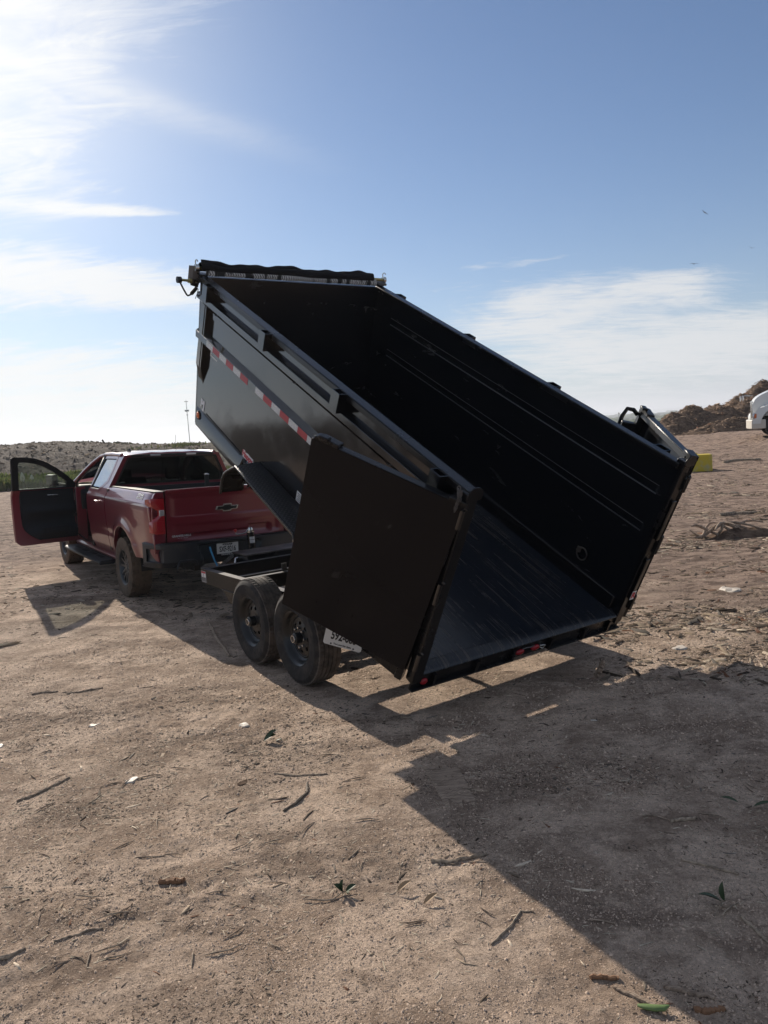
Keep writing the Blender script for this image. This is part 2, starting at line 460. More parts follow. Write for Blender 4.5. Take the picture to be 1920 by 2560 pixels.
m_leaf = mat('green_leaf', (.035, .085, .015), .45, 0, .4)
N, b = pbsdf(m_leaf); N.l.new(N.mix(N.noise(coords(N), 30, 3, .5), (.024, .044, .018), (.055, .080, .035)), b.inputs['Base Color'])
m_palegreen = mat('fresh_green_pod', (.11, .17, .055), .5)
m_stick = mat('weathered_stick', (.17, .13, .095), .85)
N, b = pbsdf(m_stick); o = coords(N)
N.l.new(N.mix(N.smooth(N.noise(N.mapping(o, (1, 1, 1)), 35, 5, .7), .35, .65), (.13, .10, .075), (.36, .285, .21)), b.inputs['Base Color']); bump(N, b, N.noise(o, 80, 3, .6), .003, .5)
m_darkstick = mat('dark_wet_stick', (.10, .078, .06), .8)
m_palewood = mat('pale_bleached_wood', (.34, .28, .22), .9, 0, .1)
N, b = pbsdf(m_palewood); o = coords(N)
N.l.new(N.mix(N.smooth(N.noise(N.mapping(o, (2, 22, 2)), 4, 7, .7, .6), .4, .66), (.36, .28, .215), (.15, .11, .083)), b.inputs['Base Color']); bump(N, b, N.noise(N.mapping(o, (2, 22, 2)), 5, 6, .7), .006, .6)
m_orange = mat('orange_brown_bark', (.20, .105, .055), .8)
m_drybrown = mat('dry_tan_leaf', (.34, .22, .12), .7)
m_litter_white = mat('white_litter', (.46, .41, .35), .6)
# ------------------------------------------------------------------ placement frames
T_YAW, T_X, T_Y = 2.1747, 0.7986, 6.0549
K_YAW, K_X, K_Y, K_Z, K_ROLL, K_PITCH = 2.1561, -2.6859, 10.8298, 0.0, 0.038, 0.018
TRAILER = Matrix.Translation((T_X, T_Y, 0)) @ Matrix.Rotation(T_YAW, 4, 'Z')
TRUCK = Matrix.Translation((K_X, K_Y, K_Z)) @ Matrix.Rotation(K_YAW, 4, 'Z') @ Matrix.Rotation(-K_PITCH, 4, 'Y') @ Matrix.Rotation(K_ROLL, 4, 'X')
BOX = Matrix.Translation((0, 0, .6047)) @ Matrix.Rotation(-.4927, 4, 'Y')


# ------------------------------------------------------------------ ground
def base_z(x, y):
    """broad shape of the yard, without the crumbs"""
    x = np.asarray(x, float); y = np.asarray(y, float)
    ux, uy = math.cos(K_YAW), math.sin(K_YAW)
    xl = (x - K_X) * ux + (y - K_Y) * uy; yl = -(x - K_X) * uy + (y - K_Y) * ux
    d = np.sqrt(((xl - 1.9) / 3.2) ** 2 + (yl / 2.0) ** 2)
    z = (K_ROLL * yl + K_PITCH * xl) * (1 - sstep(d, 1.0, 2.4))
    r = np.hypot(x, y)
    z = z + .68 * sstep(x, 9, 20) * sstep(y, 18, 36)
    z = z - 14.0 * sstep(r, 75, 260)
    tx = (x - T_X) * math.cos(T_YAW) + (y - T_Y) * math.sin(T_YAW); ty = -(x - T_X) * math.sin(T_YAW) + (y - T_Y) * math.cos(T_YAW)
    flat = sstep(np.sqrt(((tx - 1.5) / 2.2) ** 2 + (ty / 1.9) ** 2), .8, 1.7) * sstep(d, .9, 1.6)
    und = .045 * fbm(x * .35, y * .35, 3) + .02 * pnoise(x * 1.1 + 5, y * 1.1)
    far = sstep(r, 9, 40)
    und = und * (1 + 2.2 * far) * flat
    # shallow wheel ruts running along the yard
    return z + und


def crumbs(x, y):
    rough = np.clip(.45 + 1.3 * pnoise(x * .55 + 40, y * .8 + 7), .15, 1.3)
    z = .017 * fbm(x * 4.2, y * 4.2, 3, .6) * rough + .010 * fbm(x * 12, y * 12, 3, .65) * rough
    far = sstep(np.hypot(x, y), 12, 35)
    return z * (1 + 3.5 * far)


def gz(x, y): return base_z(x, y) + crumbs(x, y)


def spaced(lo, hi, fine, lo_f, hi_f, growth):
    a = list(np.arange(lo_f, hi_f, fine)); s = fine; p = a[-1]
    while p < hi:
        s = min(s * growth, 900); p += s; a.append(p)
    s = fine; p = a[0]; b = []
    while p > lo:
        s = min(s * growth, 900); p -= s; b.append(p)
    return np.array(b[::-1] + a)


gx = spaced(-9000, 9000, .025, -2.9, 3.1, 1.045); gy = spaced(-60, 16000, .026, 2.15, 6.8, 1.022)
GX, GY = np.meshgrid(gx, gy); GZ = gz(GX, GY)
nx, ny = len(gx), len(gy)
me = bpy.data.meshes.new('ground')
idx = np.arange(nx * ny).reshape(ny, nx)
q = np.stack([idx[:-1, :-1], idx[:-1, 1:], idx[1:, 1:], idx[1:, :-1]], -1).reshape(-1, 4)
def np_mesh(me, co, quads):
    me.vertices.add(len(co)); me.vertices.foreach_set('co', np.asarray(co, np.float32).ravel())
    me.loops.add(quads.size); me.loops.foreach_set('vertex_index', quads.ravel().astype(np.int32))
    me.polygons.add(len(quads)); me.polygons.foreach_set('loop_start', np.arange(0, quads.size, quads.shape[1], dtype=np.int32))
    me.update(calc_edges=True); me.validate()
np_mesh(me, np.stack([GX, GY, GZ], -1).reshape(-1, 3), q)
me.polygons.foreach_set('use_smooth', [True] * len(me.polygons))
m_ground = mat('dry_packed_dirt', (.3, .24, .18), .95, 0, .15)
N, b = pbsdf(m_ground); o = coords(N)
big = N.noise(o, .42, 5, .6, .4); mid = N.noise(o, 2.4, 8, .70, .3); sm = N.noise(o, 19, 5, .7); grit = N.noise(o, 120, 3, .7)
sand = N.mix(N.smooth(mid, .40, .60), (.43, .318, .240), (.74, .572, .445))
sand = N.mix(N.smooth(big, .50, .70, 0, .45), sand, (.74, .60, .49))
dark = N.math('MULTIPLY', N.smooth(sm, .53, .70), N.smooth(mid, .66, .36, .15, .75))
sand = N.mix(dark, sand, (.22, .16, .122))
sand = N.mix(N.math('MULTIPLY', N.smooth(grit, .60, .72), .55), sand, (.18, .14, .11))
vor = N.new('ShaderNodeTexVoronoi'); vor.inputs['Scale'].default_value = 75; vor.inputs['Randomness'].default_value = 1; N.l.new(o, vor.inputs[0])
sepc = N.new('ShaderNodeSeparateColor'); N.l.new(vor.outputs['Color'], sepc.inputs[0])
peb = N.math('MULTIPLY', N.smooth(vor.outputs['Distance'], .34, .22), N.smooth(sepc.outputs[0], .86, .93))
sand = N.mix(N.math('MULTIPLY', peb, .75), sand, N.mix(sepc.outputs[1], (.50, .43, .35), (.20, .16, .13)))
sand = N.mix(N.math('MULTIPLY', N.smooth(N.noise(N.mapping(o, (.7, 1.5, 1)), 1.3, 9, .72, .5), .47, .64), .78), sand, (.25, .182, .138))
gr2 = N.noise(o, 62, 6, .80); gr3 = N.noise(o, 24, 5, .75)
grain = N.math('MULTIPLY', N.smooth(gr2, .34, .66, .80, 1.16), N.smooth(gr3, .36, .64, .86, 1.08))
gm = N.new('ShaderNodeCombineColor'); [N.l.new(grain, gm.inputs[i_]) for i_ in range(3)]
sand = N.mix(1.0, sand, gm.outputs[0], 'MULTIPLY')
# mulch-strewn part of the yard to the right and far side
sp_ = N.new('ShaderNodeSeparateXYZ'); N.l.new(o, sp_.inputs[0])
far = N.math('ADD', N.smooth(N.math('MULTIPLY_ADD', N.math('MAXIMUM', sp_.outputs[0], 0.0), 1.5, sp_.outputs[1]), 9.5, 17), N.math('MULTIPLY', N.smooth(big, .42, .62), .35))
mul_n = N.noise(N.mapping(o, (.8, 1.6, 1)), 3.6, 8, .72, .6)
mulch = N.mix(N.smooth(mul_n, .40, .60), (.125, .086, .068), (.37, .27, .212))
mulch = N.mix(N.smooth(N.noise(o, 8, 4, .7), .62, .72, 0, .6), mulch, (.44, .35, .28))
c = N.mix(N.math('MULTIPLY', N.smooth(far, .20, 1.0), .92), sand, mulch)
d_ = N.new('ShaderNodeVectorMath', operation='LENGTH'); N.l.new(o, d_.inputs[0])
plain = N.mix(N.smooth(N.noise(o, .006, 5, .6), .4, .6), (.075, .095, .045), (.15, .14, .09))
c = N.mix(N.smooth(d_.outputs['Value'], 85, 150), c, plain)
N.l.new(c, b.inputs['Base Color'])
crk = N.new('ShaderNodeTexVoronoi', feature='DISTANCE_TO_EDGE'); crk.inputs['Scale'].default_value = 7
wrp = N.new('ShaderNodeVectorMath', operation='ADD'); nz = N.new('ShaderNodeTexNoise'); nz.inputs['Scale'].default_value = 6; nz.inputs['Detail'].default_value = 5; N.l.new(o, nz.inputs[0])
scl = N.new('ShaderNodeVectorMath', operation='SCALE'); N.l.new(nz.outputs['Color'], scl.inputs[0]); scl.inputs['Scale'].default_value = .25
N.l.new(o, wrp.inputs[0]); N.l.new(scl.outputs[0], wrp.inputs[1]); N.l.new(wrp.outputs[0], crk.inputs[0])
crack = N.math('MULTIPLY', N.smooth(crk.outputs['Distance'], 0, .035, -1, 0), N.smooth(big, .52, .64))
sm2 = N.noise(o, 48, 4, .7)
b0 = bump(N, None, N.math('ADD', sm, N.math('MULTIPLY', crack, .5)), .03, 1.0)
b1 = bump(N, None, N.math('ADD', N.math('MULTIPLY', sm2, .6), gr2), .026, 1.0, b0)
b2 = bump(N, None, grit, .007, 1.0, b1)
bump(N, b, peb, .006, .7, b2)
me.materials.append(m_ground)
ground = bpy.data.objects.new('ground', me); COL.objects.link(ground); ground['kind'] = 'structure'; ground['label'] = 'dry packed dirt yard strewn with wood litter'

# ------------------------------------------------------------------ embankment behind the pickup
def bank_top(a):
    """height of the crest against azimuth in degrees"""
    t = np.interp(a, [-70, -45, -31, -28.3, -26.8, -24.5, -22.5, -20, -17, -14, -11, -7, -3, 1, 4], [3.8, 3.6, 3.45, 3.40, 3.22, 3.20, 3.22, 2.95, 2.50, 2.22, 2.05, 1.75, 1.2, .5, 0.0])
    return t
na, nr = 460, 95
aa = np.linspace(-70, 4, na); rr = np.concatenate([np.linspace(44, 74, 70), np.linspace(74.6, 130, 25)])
A, RR = np.meshgrid(aa, rr)
X = RR * np.sin(np.radians(A)); Y = RR * np.cos(np.radians(A))
foot = 50 + 2.5 * pnoise(A * .12, A * 0) 
prof = sstep(RR, foot, foot + 24) * .92 + .08 * sstep(RR, 58, 66)
H = bank_top(A) * prof
lump = (.20 * fbm(X * .22, Y * .22, 4, .55) + .16 * fbm(X * .9, Y * .9, 3, .6)) * sstep(RR, 49, 56)
crest = .10 * fbm(X * .8, Y * .8, 3, .6) * sstep(RR, 66, 74)
Z = gz(X, Y) * sstep(RR, 80, 50) - .08 + H + lump * (.35 + .65 * sstep(RR, 76, 60)) + crest
Z = np.where(RR > 90, Z - (RR - 90) * .02, Z)
me = bpy.data.meshes.new('embankment')
idx = np.arange(na * nr).reshape(nr, na)
np_mesh(me, np.stack([X, Y, Z], -1).reshape(-1, 3), np.stack([idx[:-1, :-1], idx[:-1, 1:], idx[1:, 1:], idx[1:, :-1]], -1).reshape(-1, 4))
me.polygons.foreach_set('use_smooth', [True] * len(me.polygons))
m_bank = mat('mulched_bank', (.1, .08, .07), .95, 0, .1)
N, b = pbsdf(m_bank); o = coords(N)
bn = N.noise(N.mapping(o, (1, 1, 4)), .55, 8, .68, .4); bf = N.noise(N.mapping(o, (1, 1, 2)), 3.2, 6, .72)
c = N.mix(N.smooth(bn, .36, .64), (.058, .046, .039), (.125, .103, .088))
c = N.mix(N.smooth(bf, .60, .70, 0, .75), c, (.25, .225, .20)); c = N.mix(N.smooth(bf, .44, .34, 0, .7), c, (.045, .037, .033))
sx_ = N.new('ShaderNodeSeparateXYZ'); N.l.new(o, sx_.inputs[0])
grn = N.math('MULTIPLY', N.smooth(sx_.outputs[0], -17, -10), N.smooth(N.noise(o, .5, 6, .65), .42, .62))
c = N.mix(N.math('MULTIPLY', grn, .5), c, (.085, .10, .045))
N.l.new(c, b.inputs['Base Color']); bump(N, b, N.noise(o, 2.2, 6, .7), .15, .8)
me.materials.append(m_bank)
bank = bpy.data.objects.new('embankment', me); COL.objects.link(bank); bank['kind'] = 'structure'; bank['label'] = 'long grey brown earth bank behind the pickup'
def bank_z(x, y):
    """height on the bank by the nearest grid vertex"""
    r = np.hypot(x, y); a = np.degrees(np.arctan2(x, y))
    i = np.clip(np.searchsorted(rr, r), 0, nr - 1); j = np.clip(np.round((a + 70) / 74 * (na - 1)).astype(int), 0, na - 1)
    return Z[i, j]

# ------------------------------------------------------------------ scattered pieces (vectorised)
def scatter(name, n, px, py, pz, ln, wd, ht, yaw, tilt, cols, label, bend=.12, material=None):
    """n bent splinters: three cross sections of four corners each"""
    t = np.array([-.5, 0.05, .5]); sc = np.array([.55, 1.0, .45])
    vs = np.zeros((n, 3, 4, 3)); cor = np.array([(-1, 0), (1, 0), (.75, 1), (-.75, 1)])
    bd = rng.uniform(-bend, bend, n)
    for i in range(3):
        for k in range(4):
            lx = t[i] * ln; ly = cor[k, 0] * .5 * wd * sc[i] + (bd * ln if i == 1 else 0); lz = cor[k, 1] * ht * sc[i]
            zt = lx * np.sin(tilt)
            vs[:, i, k, 0] = px + lx * np.cos(yaw) - ly * np.sin(yaw); vs[:, i, k, 1] = py + lx * np.sin(yaw) + ly * np.cos(yaw)
            vs[:, i, k, 2] = pz + lz + np.abs(zt) * .5 + zt
    base = (np.arange(n) * 12)[:, None]
    qs = []
    for i in range(2):
        for k in range(4):
            k2 = (k + 1) % 4
            qs.append([i * 4 + k, i * 4 + k2, (i + 1) * 4 + k2, (i + 1) * 4 + k])
    qs += [[3, 2, 1, 0], [8, 9, 10, 11]]
    quads = (base[:, :, None] + np.array(qs)[None]).reshape(-1, 4)
    me = bpy.data.meshes.new(name); np_mesh(me, vs.reshape(-1, 3), quads)
    at = me.color_attributes.new('tint', 'FLOAT_COLOR', 'POINT')
    at.data.foreach_set('color', np.repeat(np.concatenate([cols, np.ones((n, 1))], 1), 12, 0).astype(np.float32).ravel())
    me.materials.append(material or m_att)
    ob = bpy.data.objects.new(name, me); COL.objects.link(ob); ob['kind'] = 'stuff'; ob['label'] = label
    return ob


def scatter_lite(name, n, px, py, pz, ln, wd, ht, yaw, tilt, cols, label, kite=.35):
    """n small ridged chips, six triangles each, uneven in outline"""
    vs = np.zeros((n, 6, 3)); a = rng.uniform(-kite, kite, n); c2 = rng.uniform(.35, 1.0, n)
    L = [(-.5, -1, 0), (-.5, 1, 0), (-.38, 0, 1), (.5, -1, 0), (.5, 1, 0), (.36, 0, 1)]
    for i, (t, sd, h) in enumerate(L):
        w_ = wd * (1 if t < 0 else c2) * rng.uniform(.7, 1.2, n)
        lx = (t + (a * .3 if sd == 1 else 0)) * ln; ly = sd * .5 * w_ + a * ln * .3 * (t > 0)
        vs[:, i, 0] = px + lx * np.cos(yaw) - ly * np.sin(yaw); vs[:, i, 1] = py + lx * np.sin(yaw) + ly * np.cos(yaw)
        vs[:, i, 2] = pz + h * ht + t * ln * np.sin(tilt) + np.abs(np.sin(tilt)) * ln * .4
    tr = np.array([[0, 3, 5], [0, 5, 2], [2, 5, 4], [2, 4, 1], [0, 2, 1], [3, 4, 5]])
    me = bpy.data.meshes.new(name); np_mesh(me, vs.reshape(-1, 3), ((np.arange(n) * 6)[:, None, None] + tr[None]).reshape(-1, 3))
    at = me.color_attributes.new('tint', 'FLOAT_COLOR', 'POINT')
    at.data.foreach_set('color', np.repeat(np.concatenate([cols, np.ones((n, 1))], 1), 6, 0).astype(np.float32).ravel())
    me.materials.append(m_att)
    ob = bpy.data.objects.new(name, me); COL.objects.link(ob); ob['kind'] = 'stuff'; ob['label'] = label
    return ob


PAL = np.array([(.055, .04, .03), (.10, .075, .055), (.17, .13, .095), (.28, .22, .16), (.42, .35, .27), (.15, .07, .04), (.12, .105, .09)])
def pal(n, w): return PAL[rng.choice(len(PAL), n, p=np.array(w) / np.sum(w))] * rng.uniform(.75, 1.25, (n, 1))


def view_points(n, rmin, rmax, a0, a1, power=1.0):
    """points on the yard, denser near the viewer"""
    u = rng.uniform(0, 1, n); r = rmin * (rmax / rmin) ** (u ** power); a = np.radians(rng.uniform(a0, a1, n))
    return r * np.sin(a), r * np.cos(a)


def clustered(x, y, s=.9, keep=.25):
    f = pnoise(x * s + 3, y * s * 1.6 + 11) + .5 * pnoise(x * s * 3, y * s * 3)
    return rng.uniform(0, 1, len(x)) < np.clip(keep + 1.5 * f, .04, 1)


x, y = view_points(160000, 2.2, 12, -31, 33, .80); k = clustered(x, y, .8, .38); x, y = x[k], y[k]; n = len(x)
ln = np.clip(.005 + rng.exponential(.0068, n), .004, .06) * np.clip(np.hypot(x, y) / 5, .65, 1)
scatter_lite('wood_splinters', n, x, y, gz(x, y) - .0008, ln, ln * rng.uniform(.12, .42, n), .001 + ln * rng.uniform(.03, .10, n), rng.uniform(0, np.pi, n), rng.normal(0, .06, n), pal(n, (1.6, 2.2, 3, 5, 5, .6, 2)) * 1.2, 'small wood splinters and bark crumbs on the dirt')
x, y = view_points(190000, 2.3, 12, -31, 33, .85)
pf = pnoise(x * .62 + 8, y * 1.25 + 2) + .55 * pnoise(x * 2.1, y * 3.0) + .35 * sstep(x, -.6, -2.6) * sstep(y, 7.5, 4.2)
k = rng.uniform(0, 1, len(x)) < np.clip((pf - .02) * 1.7, 0, .95); x, y = x[k], y[k]; n = len(x)
ln = np.clip(.004 + rng.exponential(.0062, n), .004, .05) * np.clip(np.hypot(x, y) / 5, .6, 1)
scatter_lite('dark_mulch_crumbs', n, x, y, gz(x, y) - .0008, ln, ln * rng.uniform(.2, .6, n), .0015 + ln * rng.uniform(.05, .15, n), rng.uniform(0, np.pi, n), rng.normal(0, .08, n), pal(n, (3, 4, 4, 2, .8, .6, 2)), 'patches of darker mulch crumbs on the dirt')
x, y = view_points(11000, 2.3, 13, -34, 36, .85); k = clustered(x, y, .8, .08); x, y = x[k], y[k]; n = len(x)
ln = np.clip(.02 + rng.exponential(.02, n), .02, .13)
scatter('bark_splinters', n, x, y, gz(x, y) - .002, ln, ln * rng.uniform(.06, .25, n), .0015 + ln * rng.uniform(.02, .06, n), rng.uniform(0, np.pi, n), rng.normal(0, .05, n), pal(n, (1, 1.5, 3, 5, 5, .8, 1.5)) * 1.3, 'longer bark and twig splinters on the dirt')
x, y = view_points(90000, 6.0, 46, -4, 30, .85); k = clustered(x, y, .45, .36) & (x > 1.6); x, y = x[k], y[k]; n = len(x)
ln = np.clip(.02 + rng.exponential(.035, n), .02, .4)
scatter_lite('mulch_litter', n, x, y, gz(x, y) - .004, ln, ln * rng.uniform(.08, .3, n), .004 + ln * .08, rng.uniform(0, np.pi, n), rng.normal(0, .08, n), pal(n, (4, 4, 4, 4, 2.5, 1, 2)), 'chipped wood litter across the far right of the yard')
x, y = view_points(15000, 9, 52, -34, -8, .9); k = clustered(x, y, .35, .22); x, y = x[k], y[k]; n = len(x)
ln = np.clip(.02 + rng.exponential(.03, n), .02, .3)
scatter_lite('yard_litter', n, x, y, gz(x, y) - .003, ln, ln * rng.uniform(.1, .3, n), .004 + ln * .08, rng.uniform(0, np.pi, n), rng.normal(0, .08, n), pal(n, (2, 3, 4, 4, 3, .5, 2)), 'loose litter on the far left of the yard')
# lumps of soil and small stones
def stones(name, n, x, y, s, cols, label):
    th = np.linspace(0, 2 * np.pi, 6, endpoint=False)
    vs = np.zeros((n, 13, 3)); yaw = rng.uniform(0, 6.3, n); el = rng.uniform(.6, 1.0, n)
    z0 = gz(x, y)
    for j in range(6):
        for lv in range(2):
            rad = s * (1.0 if lv == 0 else .68) * rng.uniform(.75, 1.2, n)
            vs[:, lv * 6 + j, 0] = x + rad * np.cos(th[j] + yaw); vs[:, lv * 6 + j, 1] = y + rad * np.sin(th[j] + yaw) * el
            vs[:, lv * 6 + j, 2] = z0 + (-.25 if lv == 0 else .5) * s * rng.uniform(.7, 1.2, n)
    vs[:, 12] = np.stack([x, y, z0 + s * .72], -1)
    tr = []
    for j in range(6):
        j2 = (j + 1) % 6
        tr += [[j, j2, 6 + j2], [j, 6 + j2, 6 + j], [6 + j, 6 + j2, 12]]
    tris = ((np.arange(n) * 13)[:, None, None] + np.array(tr)[None]).reshape(-1, 3)
    me = bpy.data.meshes.new(name); np_mesh(me, vs.reshape(-1, 3), tris)
    at = me.color_attributes.new('tint', 'FLOAT_COLOR', 'POINT')
    at.data.foreach_set('color', np.repeat(np.concatenate([cols, np.ones((n, 1))], 1), 13, 0).astype(np.float32).ravel())
    me.materials.append(m_att); me.polygons.foreach_set('use_smooth', [True] * len(me.polygons))
    ob = bpy.data.objects.new(name, me); COL.objects.link(ob); ob['kind'] = 'stuff'; ob['label'] = label
def crumb_heap(name, n, x, y, s, cols, label):
    """n little four sided clods sitting in the surface"""
    vs = np.zeros((n, 5, 3)); yaw = rng.uniform(0, 6.3, n); z0 = gz(x, y)
    for j in range(4):
        a = yaw + j * np.pi / 2 + rng.uniform(-.4, .4, n); r_ = s * rng.uniform(.65, 1.25, n)
        vs[:, j] = np.stack([x + r_ * np.cos(a), y + r_ * np.sin(a), z0 - .15 * s], -1)
    vs[:, 4] = np.stack([x + s * rng.uniform(-.3, .3, n), y + s * rng.uniform(-.3, .3, n), z0 + s * rng.uniform(.45, .95, n)], -1)
    tr = np.array([[0, 1, 4], [1, 2, 4], [2, 3, 4], [3, 0, 4]])
    me = bpy.data.meshes.new(name); np_mesh(me, vs.reshape(-1, 3), ((np.arange(n) * 5)[:, None, None] + tr[None]).reshape(-1, 3))
    at = me.color_attributes.new('tint', 'FLOAT_COLOR', 'POINT')
    at.data.foreach_set('color', np.repeat(np.concatenate([cols, np.ones((n, 1))], 1), 5, 0).astype(np.float32).ravel())
    me.materials.append(m_att); me.polygons.foreach_set('use_smooth', [True] * len(me.polygons))
    ob = bpy.data.objects.new(name, me); COL.objects.link(ob); ob['kind'] = 'stuff'; ob['label'] = label
x, y = view_points(170000, 2.25, 8.5, -30, 32, .95); k = clustered(x, y, 1.1, .55); x, y = x[k], y[k]; n = len(x)
crumb_heap('soil_crumbs', n, x, y, np.clip(.0022 + rng.exponential(.0018, n), .002, .011) * np.clip(np.hypot(x, y) / 4.5, .8, 1.5), np.array([(.60, .46, .355)]) * rng.uniform(.7, 1.15, (n, 1)), 'crumbs of dry soil and grit on the dirt')
x, y = view_points(9000, 2.3, 12, -31, 33, .85); k = clustered(x, y, .9, .25); x, y = x[k], y[k]; n = len(x)
ln = np.clip(.010 + rng.exponential(.010, n), .01, .06)
scatter_lite('pale_straw', n, x, y, gz(x, y) + .001, ln, .0016 + ln * .06, .0016 + ln * .02, rng.uniform(0, np.pi, n), rng.normal(0, .10, n), np.array([(.66, .57, .44)]) * rng.uniform(.75, 1.1, (n, 1)), 'pale straw and bleached slivers on the dirt')

# ------------------------------------------------------------------ plants on the bank
def blades(name, n, x, y, z, h, w, cols, label, kind='stuff'):
    yaw = rng.uniform(0, 6.3, n); lean = rng.normal(0, .35, n)
    vs = np.zeros((n, 4, 3))
    cx, sx2 = np.cos(yaw), np.sin(yaw)
    for i, (a, hh) in enumerate(((-.5, 0), (.5, 0), (.28, .75), (-.05, 1.0))):
        vs[:, i, 0] = x + a * w * cx + lean * hh * h * -sx2; vs[:, i, 1] = y + a * w * sx2 + lean * hh * h * cx; vs[:, i, 2] = z + hh * h
    quads = ((np.arange(n) * 4)[:, None] + np.arange(4)[None])
    me = bpy.data.meshes.new(name); np_mesh(me, vs.reshape(-1, 3), quads)
    at = me.color_attributes.new('tint', 'FLOAT_COLOR', 'POINT')
    at.data.foreach_set('color', np.repeat(np.concatenate([cols, np.ones((n, 1))], 1), 4, 0).astype(np.float32).ravel())
    me.materials.append(m_green)
    ob = bpy.data.objects.new(name, me); COL.objects.link(ob); ob['kind'] = kind; ob['label'] = label
    return ob
m_green = mat('green_by_piece', (.06, .09, .03), .7, 0, .2)
N, b = pbsdf(m_green); at = N.new('ShaderNodeAttribute'); at.attribute_name = 'tint'; N.l.new(at.outputs['Color'], b.inputs['Base Color'])
tl = N.new('ShaderNodeBsdfTranslucent'); N.l.new(at.outputs['Color'], tl.inputs[0]); mx = N.new('ShaderNodeMixShader'); mx.inputs[0].default_value = .35
N.l.new(b.outputs[0], mx.inputs[1]); N.l.new(tl.outputs[0], mx.inputs[2]); N.l.new(mx.outputs[0], N.n['Material Output'].inputs[0])
def bank_pts(n, a0, a1, r0, r1, thr, sc):
    a = np.radians(rng.uniform(a0, a1, n)); r = rng.uniform(r0, r1, n); x, y = r * np.sin(a), r * np.cos(a)
    k = fbm(x * sc, y * sc, 3) + rng.normal(0, .12, n) > thr
    return x[k], y[k]
G1 = np.array((.14, .185, .05)); G2 = np.array((.065, .09, .03)); G3 = np.array((.20, .19, .08))
def gcol(n):
    t = rng.uniform(0, 1, (n, 1)); c = G1 * t + G2 * (1 - t); m = rng.uniform(0, 1, (n, 1)) < .18
    return np.where(m, G3, c)
x, y = bank_pts(30000, -34, -20.5, 52.5, 56.0, -.30, .16); n = len(x)
blades('bank_weeds', n, x, y, bank_z(x, y) - .1, rng.uniform(.25, .75, n), rng.uniform(.12, .32, n), gcol(n) * .9, 'band of bright green weeds along the foot of the bank')
x, y = bank_pts(9000, -18, -8, 54, 74, .22, .22); n = len(x)
blades('bank_grass', n, x, y, bank_z(x, y) - .05, rng.uniform(.08, .3, n), rng.uniform(.10, .3, n), (gcol(n) * .55 + np.array((.04, .035, .022))), 'patchy grass on the bank beside the dump box')
x, y = bank_pts(3500, -34, -7, 73, 76, .05, .35); n = len(x)
blades('crest_scrub', n, x, y, bank_z(x, y) - .05, rng.uniform(.04, .15, n), rng.uniform(.10, .35, n), (gcol(n) * .22 + np.array((.02, .018, .014))), 'dark low scrub along the crest of the bank')
# litter specks on the bank
a = np.radians(rng.uniform(-36, -8, 9000)); r = rng.uniform(50, 78, 9000); x, y = r * np.sin(a), r * np.cos(a); n = len(x)
ln = np.clip(.06 + rng.exponential(.08, n), .05, .6)
scatter_lite('bank_litter', n, x, y, bank_z(x, y) - .01, ln, ln * rng.uniform(.2, .6, n), ln * .25, rng.uniform(0, np.pi, n), rng.normal(0, .2, n), pal(n, (5, 5, 4, 2, .7, .2, 4)) * .8, 'wood and stone specks over the bank')

def flower_spike(x, y, h, label):
    z = float(bank_z(np.array([x]), np.array([y]))[0]) - .1
    t = thing('yucca_plant', label, 'plant', Matrix.Translation((x, y, z)), 'flower spikes on the bank')
    mb = MB()
    for i in range(26):
        a = i * 2.4; l = .75 + .2 * math.sin(i * 3); e = .45 + .5 * ((i * 7) % 10) / 10
        d = V(math.cos(a) * math.cos(e), math.sin(a) * math.cos(e), math.sin(e)); s_ = V(-math.sin(a), math.cos(a), 0) * .03
        mb.add([d * .05 - s_, d * .05 + s_, d * l * .7 + s_ * .7, d * l, d * l * .7 - s_ * .7], [(0, 1, 2, 3, 4)])
    mb.build('leaf_rosette', m_green2, t, normals=False)
    MB().tube([(0, 0, .1), (.01, 0, h * .5), (0, .01, h * .93)], [.03, .025, .01], 6).build('stem', m_stick, t, smooth=60)
    fl = MB()
    for i in range(70):
        u = i / 70; zz_ = h * (.52 + .48 * u); rr_ = .10 * math.sin(math.pi * min(1, .18 + .82 * u)) + .015; a = i * 2.39996
        c_ = V(math.cos(a) * rr_, math.sin(a) * rr_, zz_); s_ = .04
        fl.add([c_ + V(s_, 0, 0), c_ + V(-s_ / 2, s_ * .8, 0), c_ + V(-s_ / 2, -s_ * .8, 0), c_ + V(0, 0, s_ * 1.2), c_ - V(0, 0, s_ * 1.2)], [(0, 1, 3), (1, 2, 3), (2, 0, 3), (1, 0, 4), (2, 1, 4), (0, 2, 4)])
    fl.build('flowers', m_petal, t)
m_green2 = mat('yucca_leaf', (.07, .10, .05), .6); m_petal = mat('cream_petals', (.72, .70, .58), .7)

# ------------------------------------------------------------------ far woods over the plain
rr_ = 240 * (4200 / 240) ** rng.uniform(0, 1, 900); aa_ = np.radians(rng.uniform(12, 31, 900)); fx, fy = rr_ * np.sin(aa_), rr_ * np.cos(aa_)
n = len(fx); s = rng.uniform(3, 8, n) * (1 + rr_ / 2500)
ico = bmesh.new(); bmesh.ops.create_icosphere(ico, subdivisions=2, radius=1); iv = np.array([v.co[:] for v in ico.verts]); it = np.array([[v.index for v in f.verts] for f in ico.faces]); ico.free()
vs = iv[None] * (1 + .35 * rng.normal(0, .5, (n, len(iv), 1))) * np.stack([s * 1.3, s * 1.3, s * .75], -1)[:, None]
vs = vs + np.stack([fx, fy, base_z(fx, fy) + s * .35], -1)[:, None]
me = bpy.data.meshes.new('far_woods'); np_mesh(me, vs.reshape(-1, 3), ((np.arange(n) * len(iv))[:, None, None] + it[None]).reshape(-1, 3))
m_woods = mat('distant_foliage', (.05, .075, .03), .9, 0, .1)
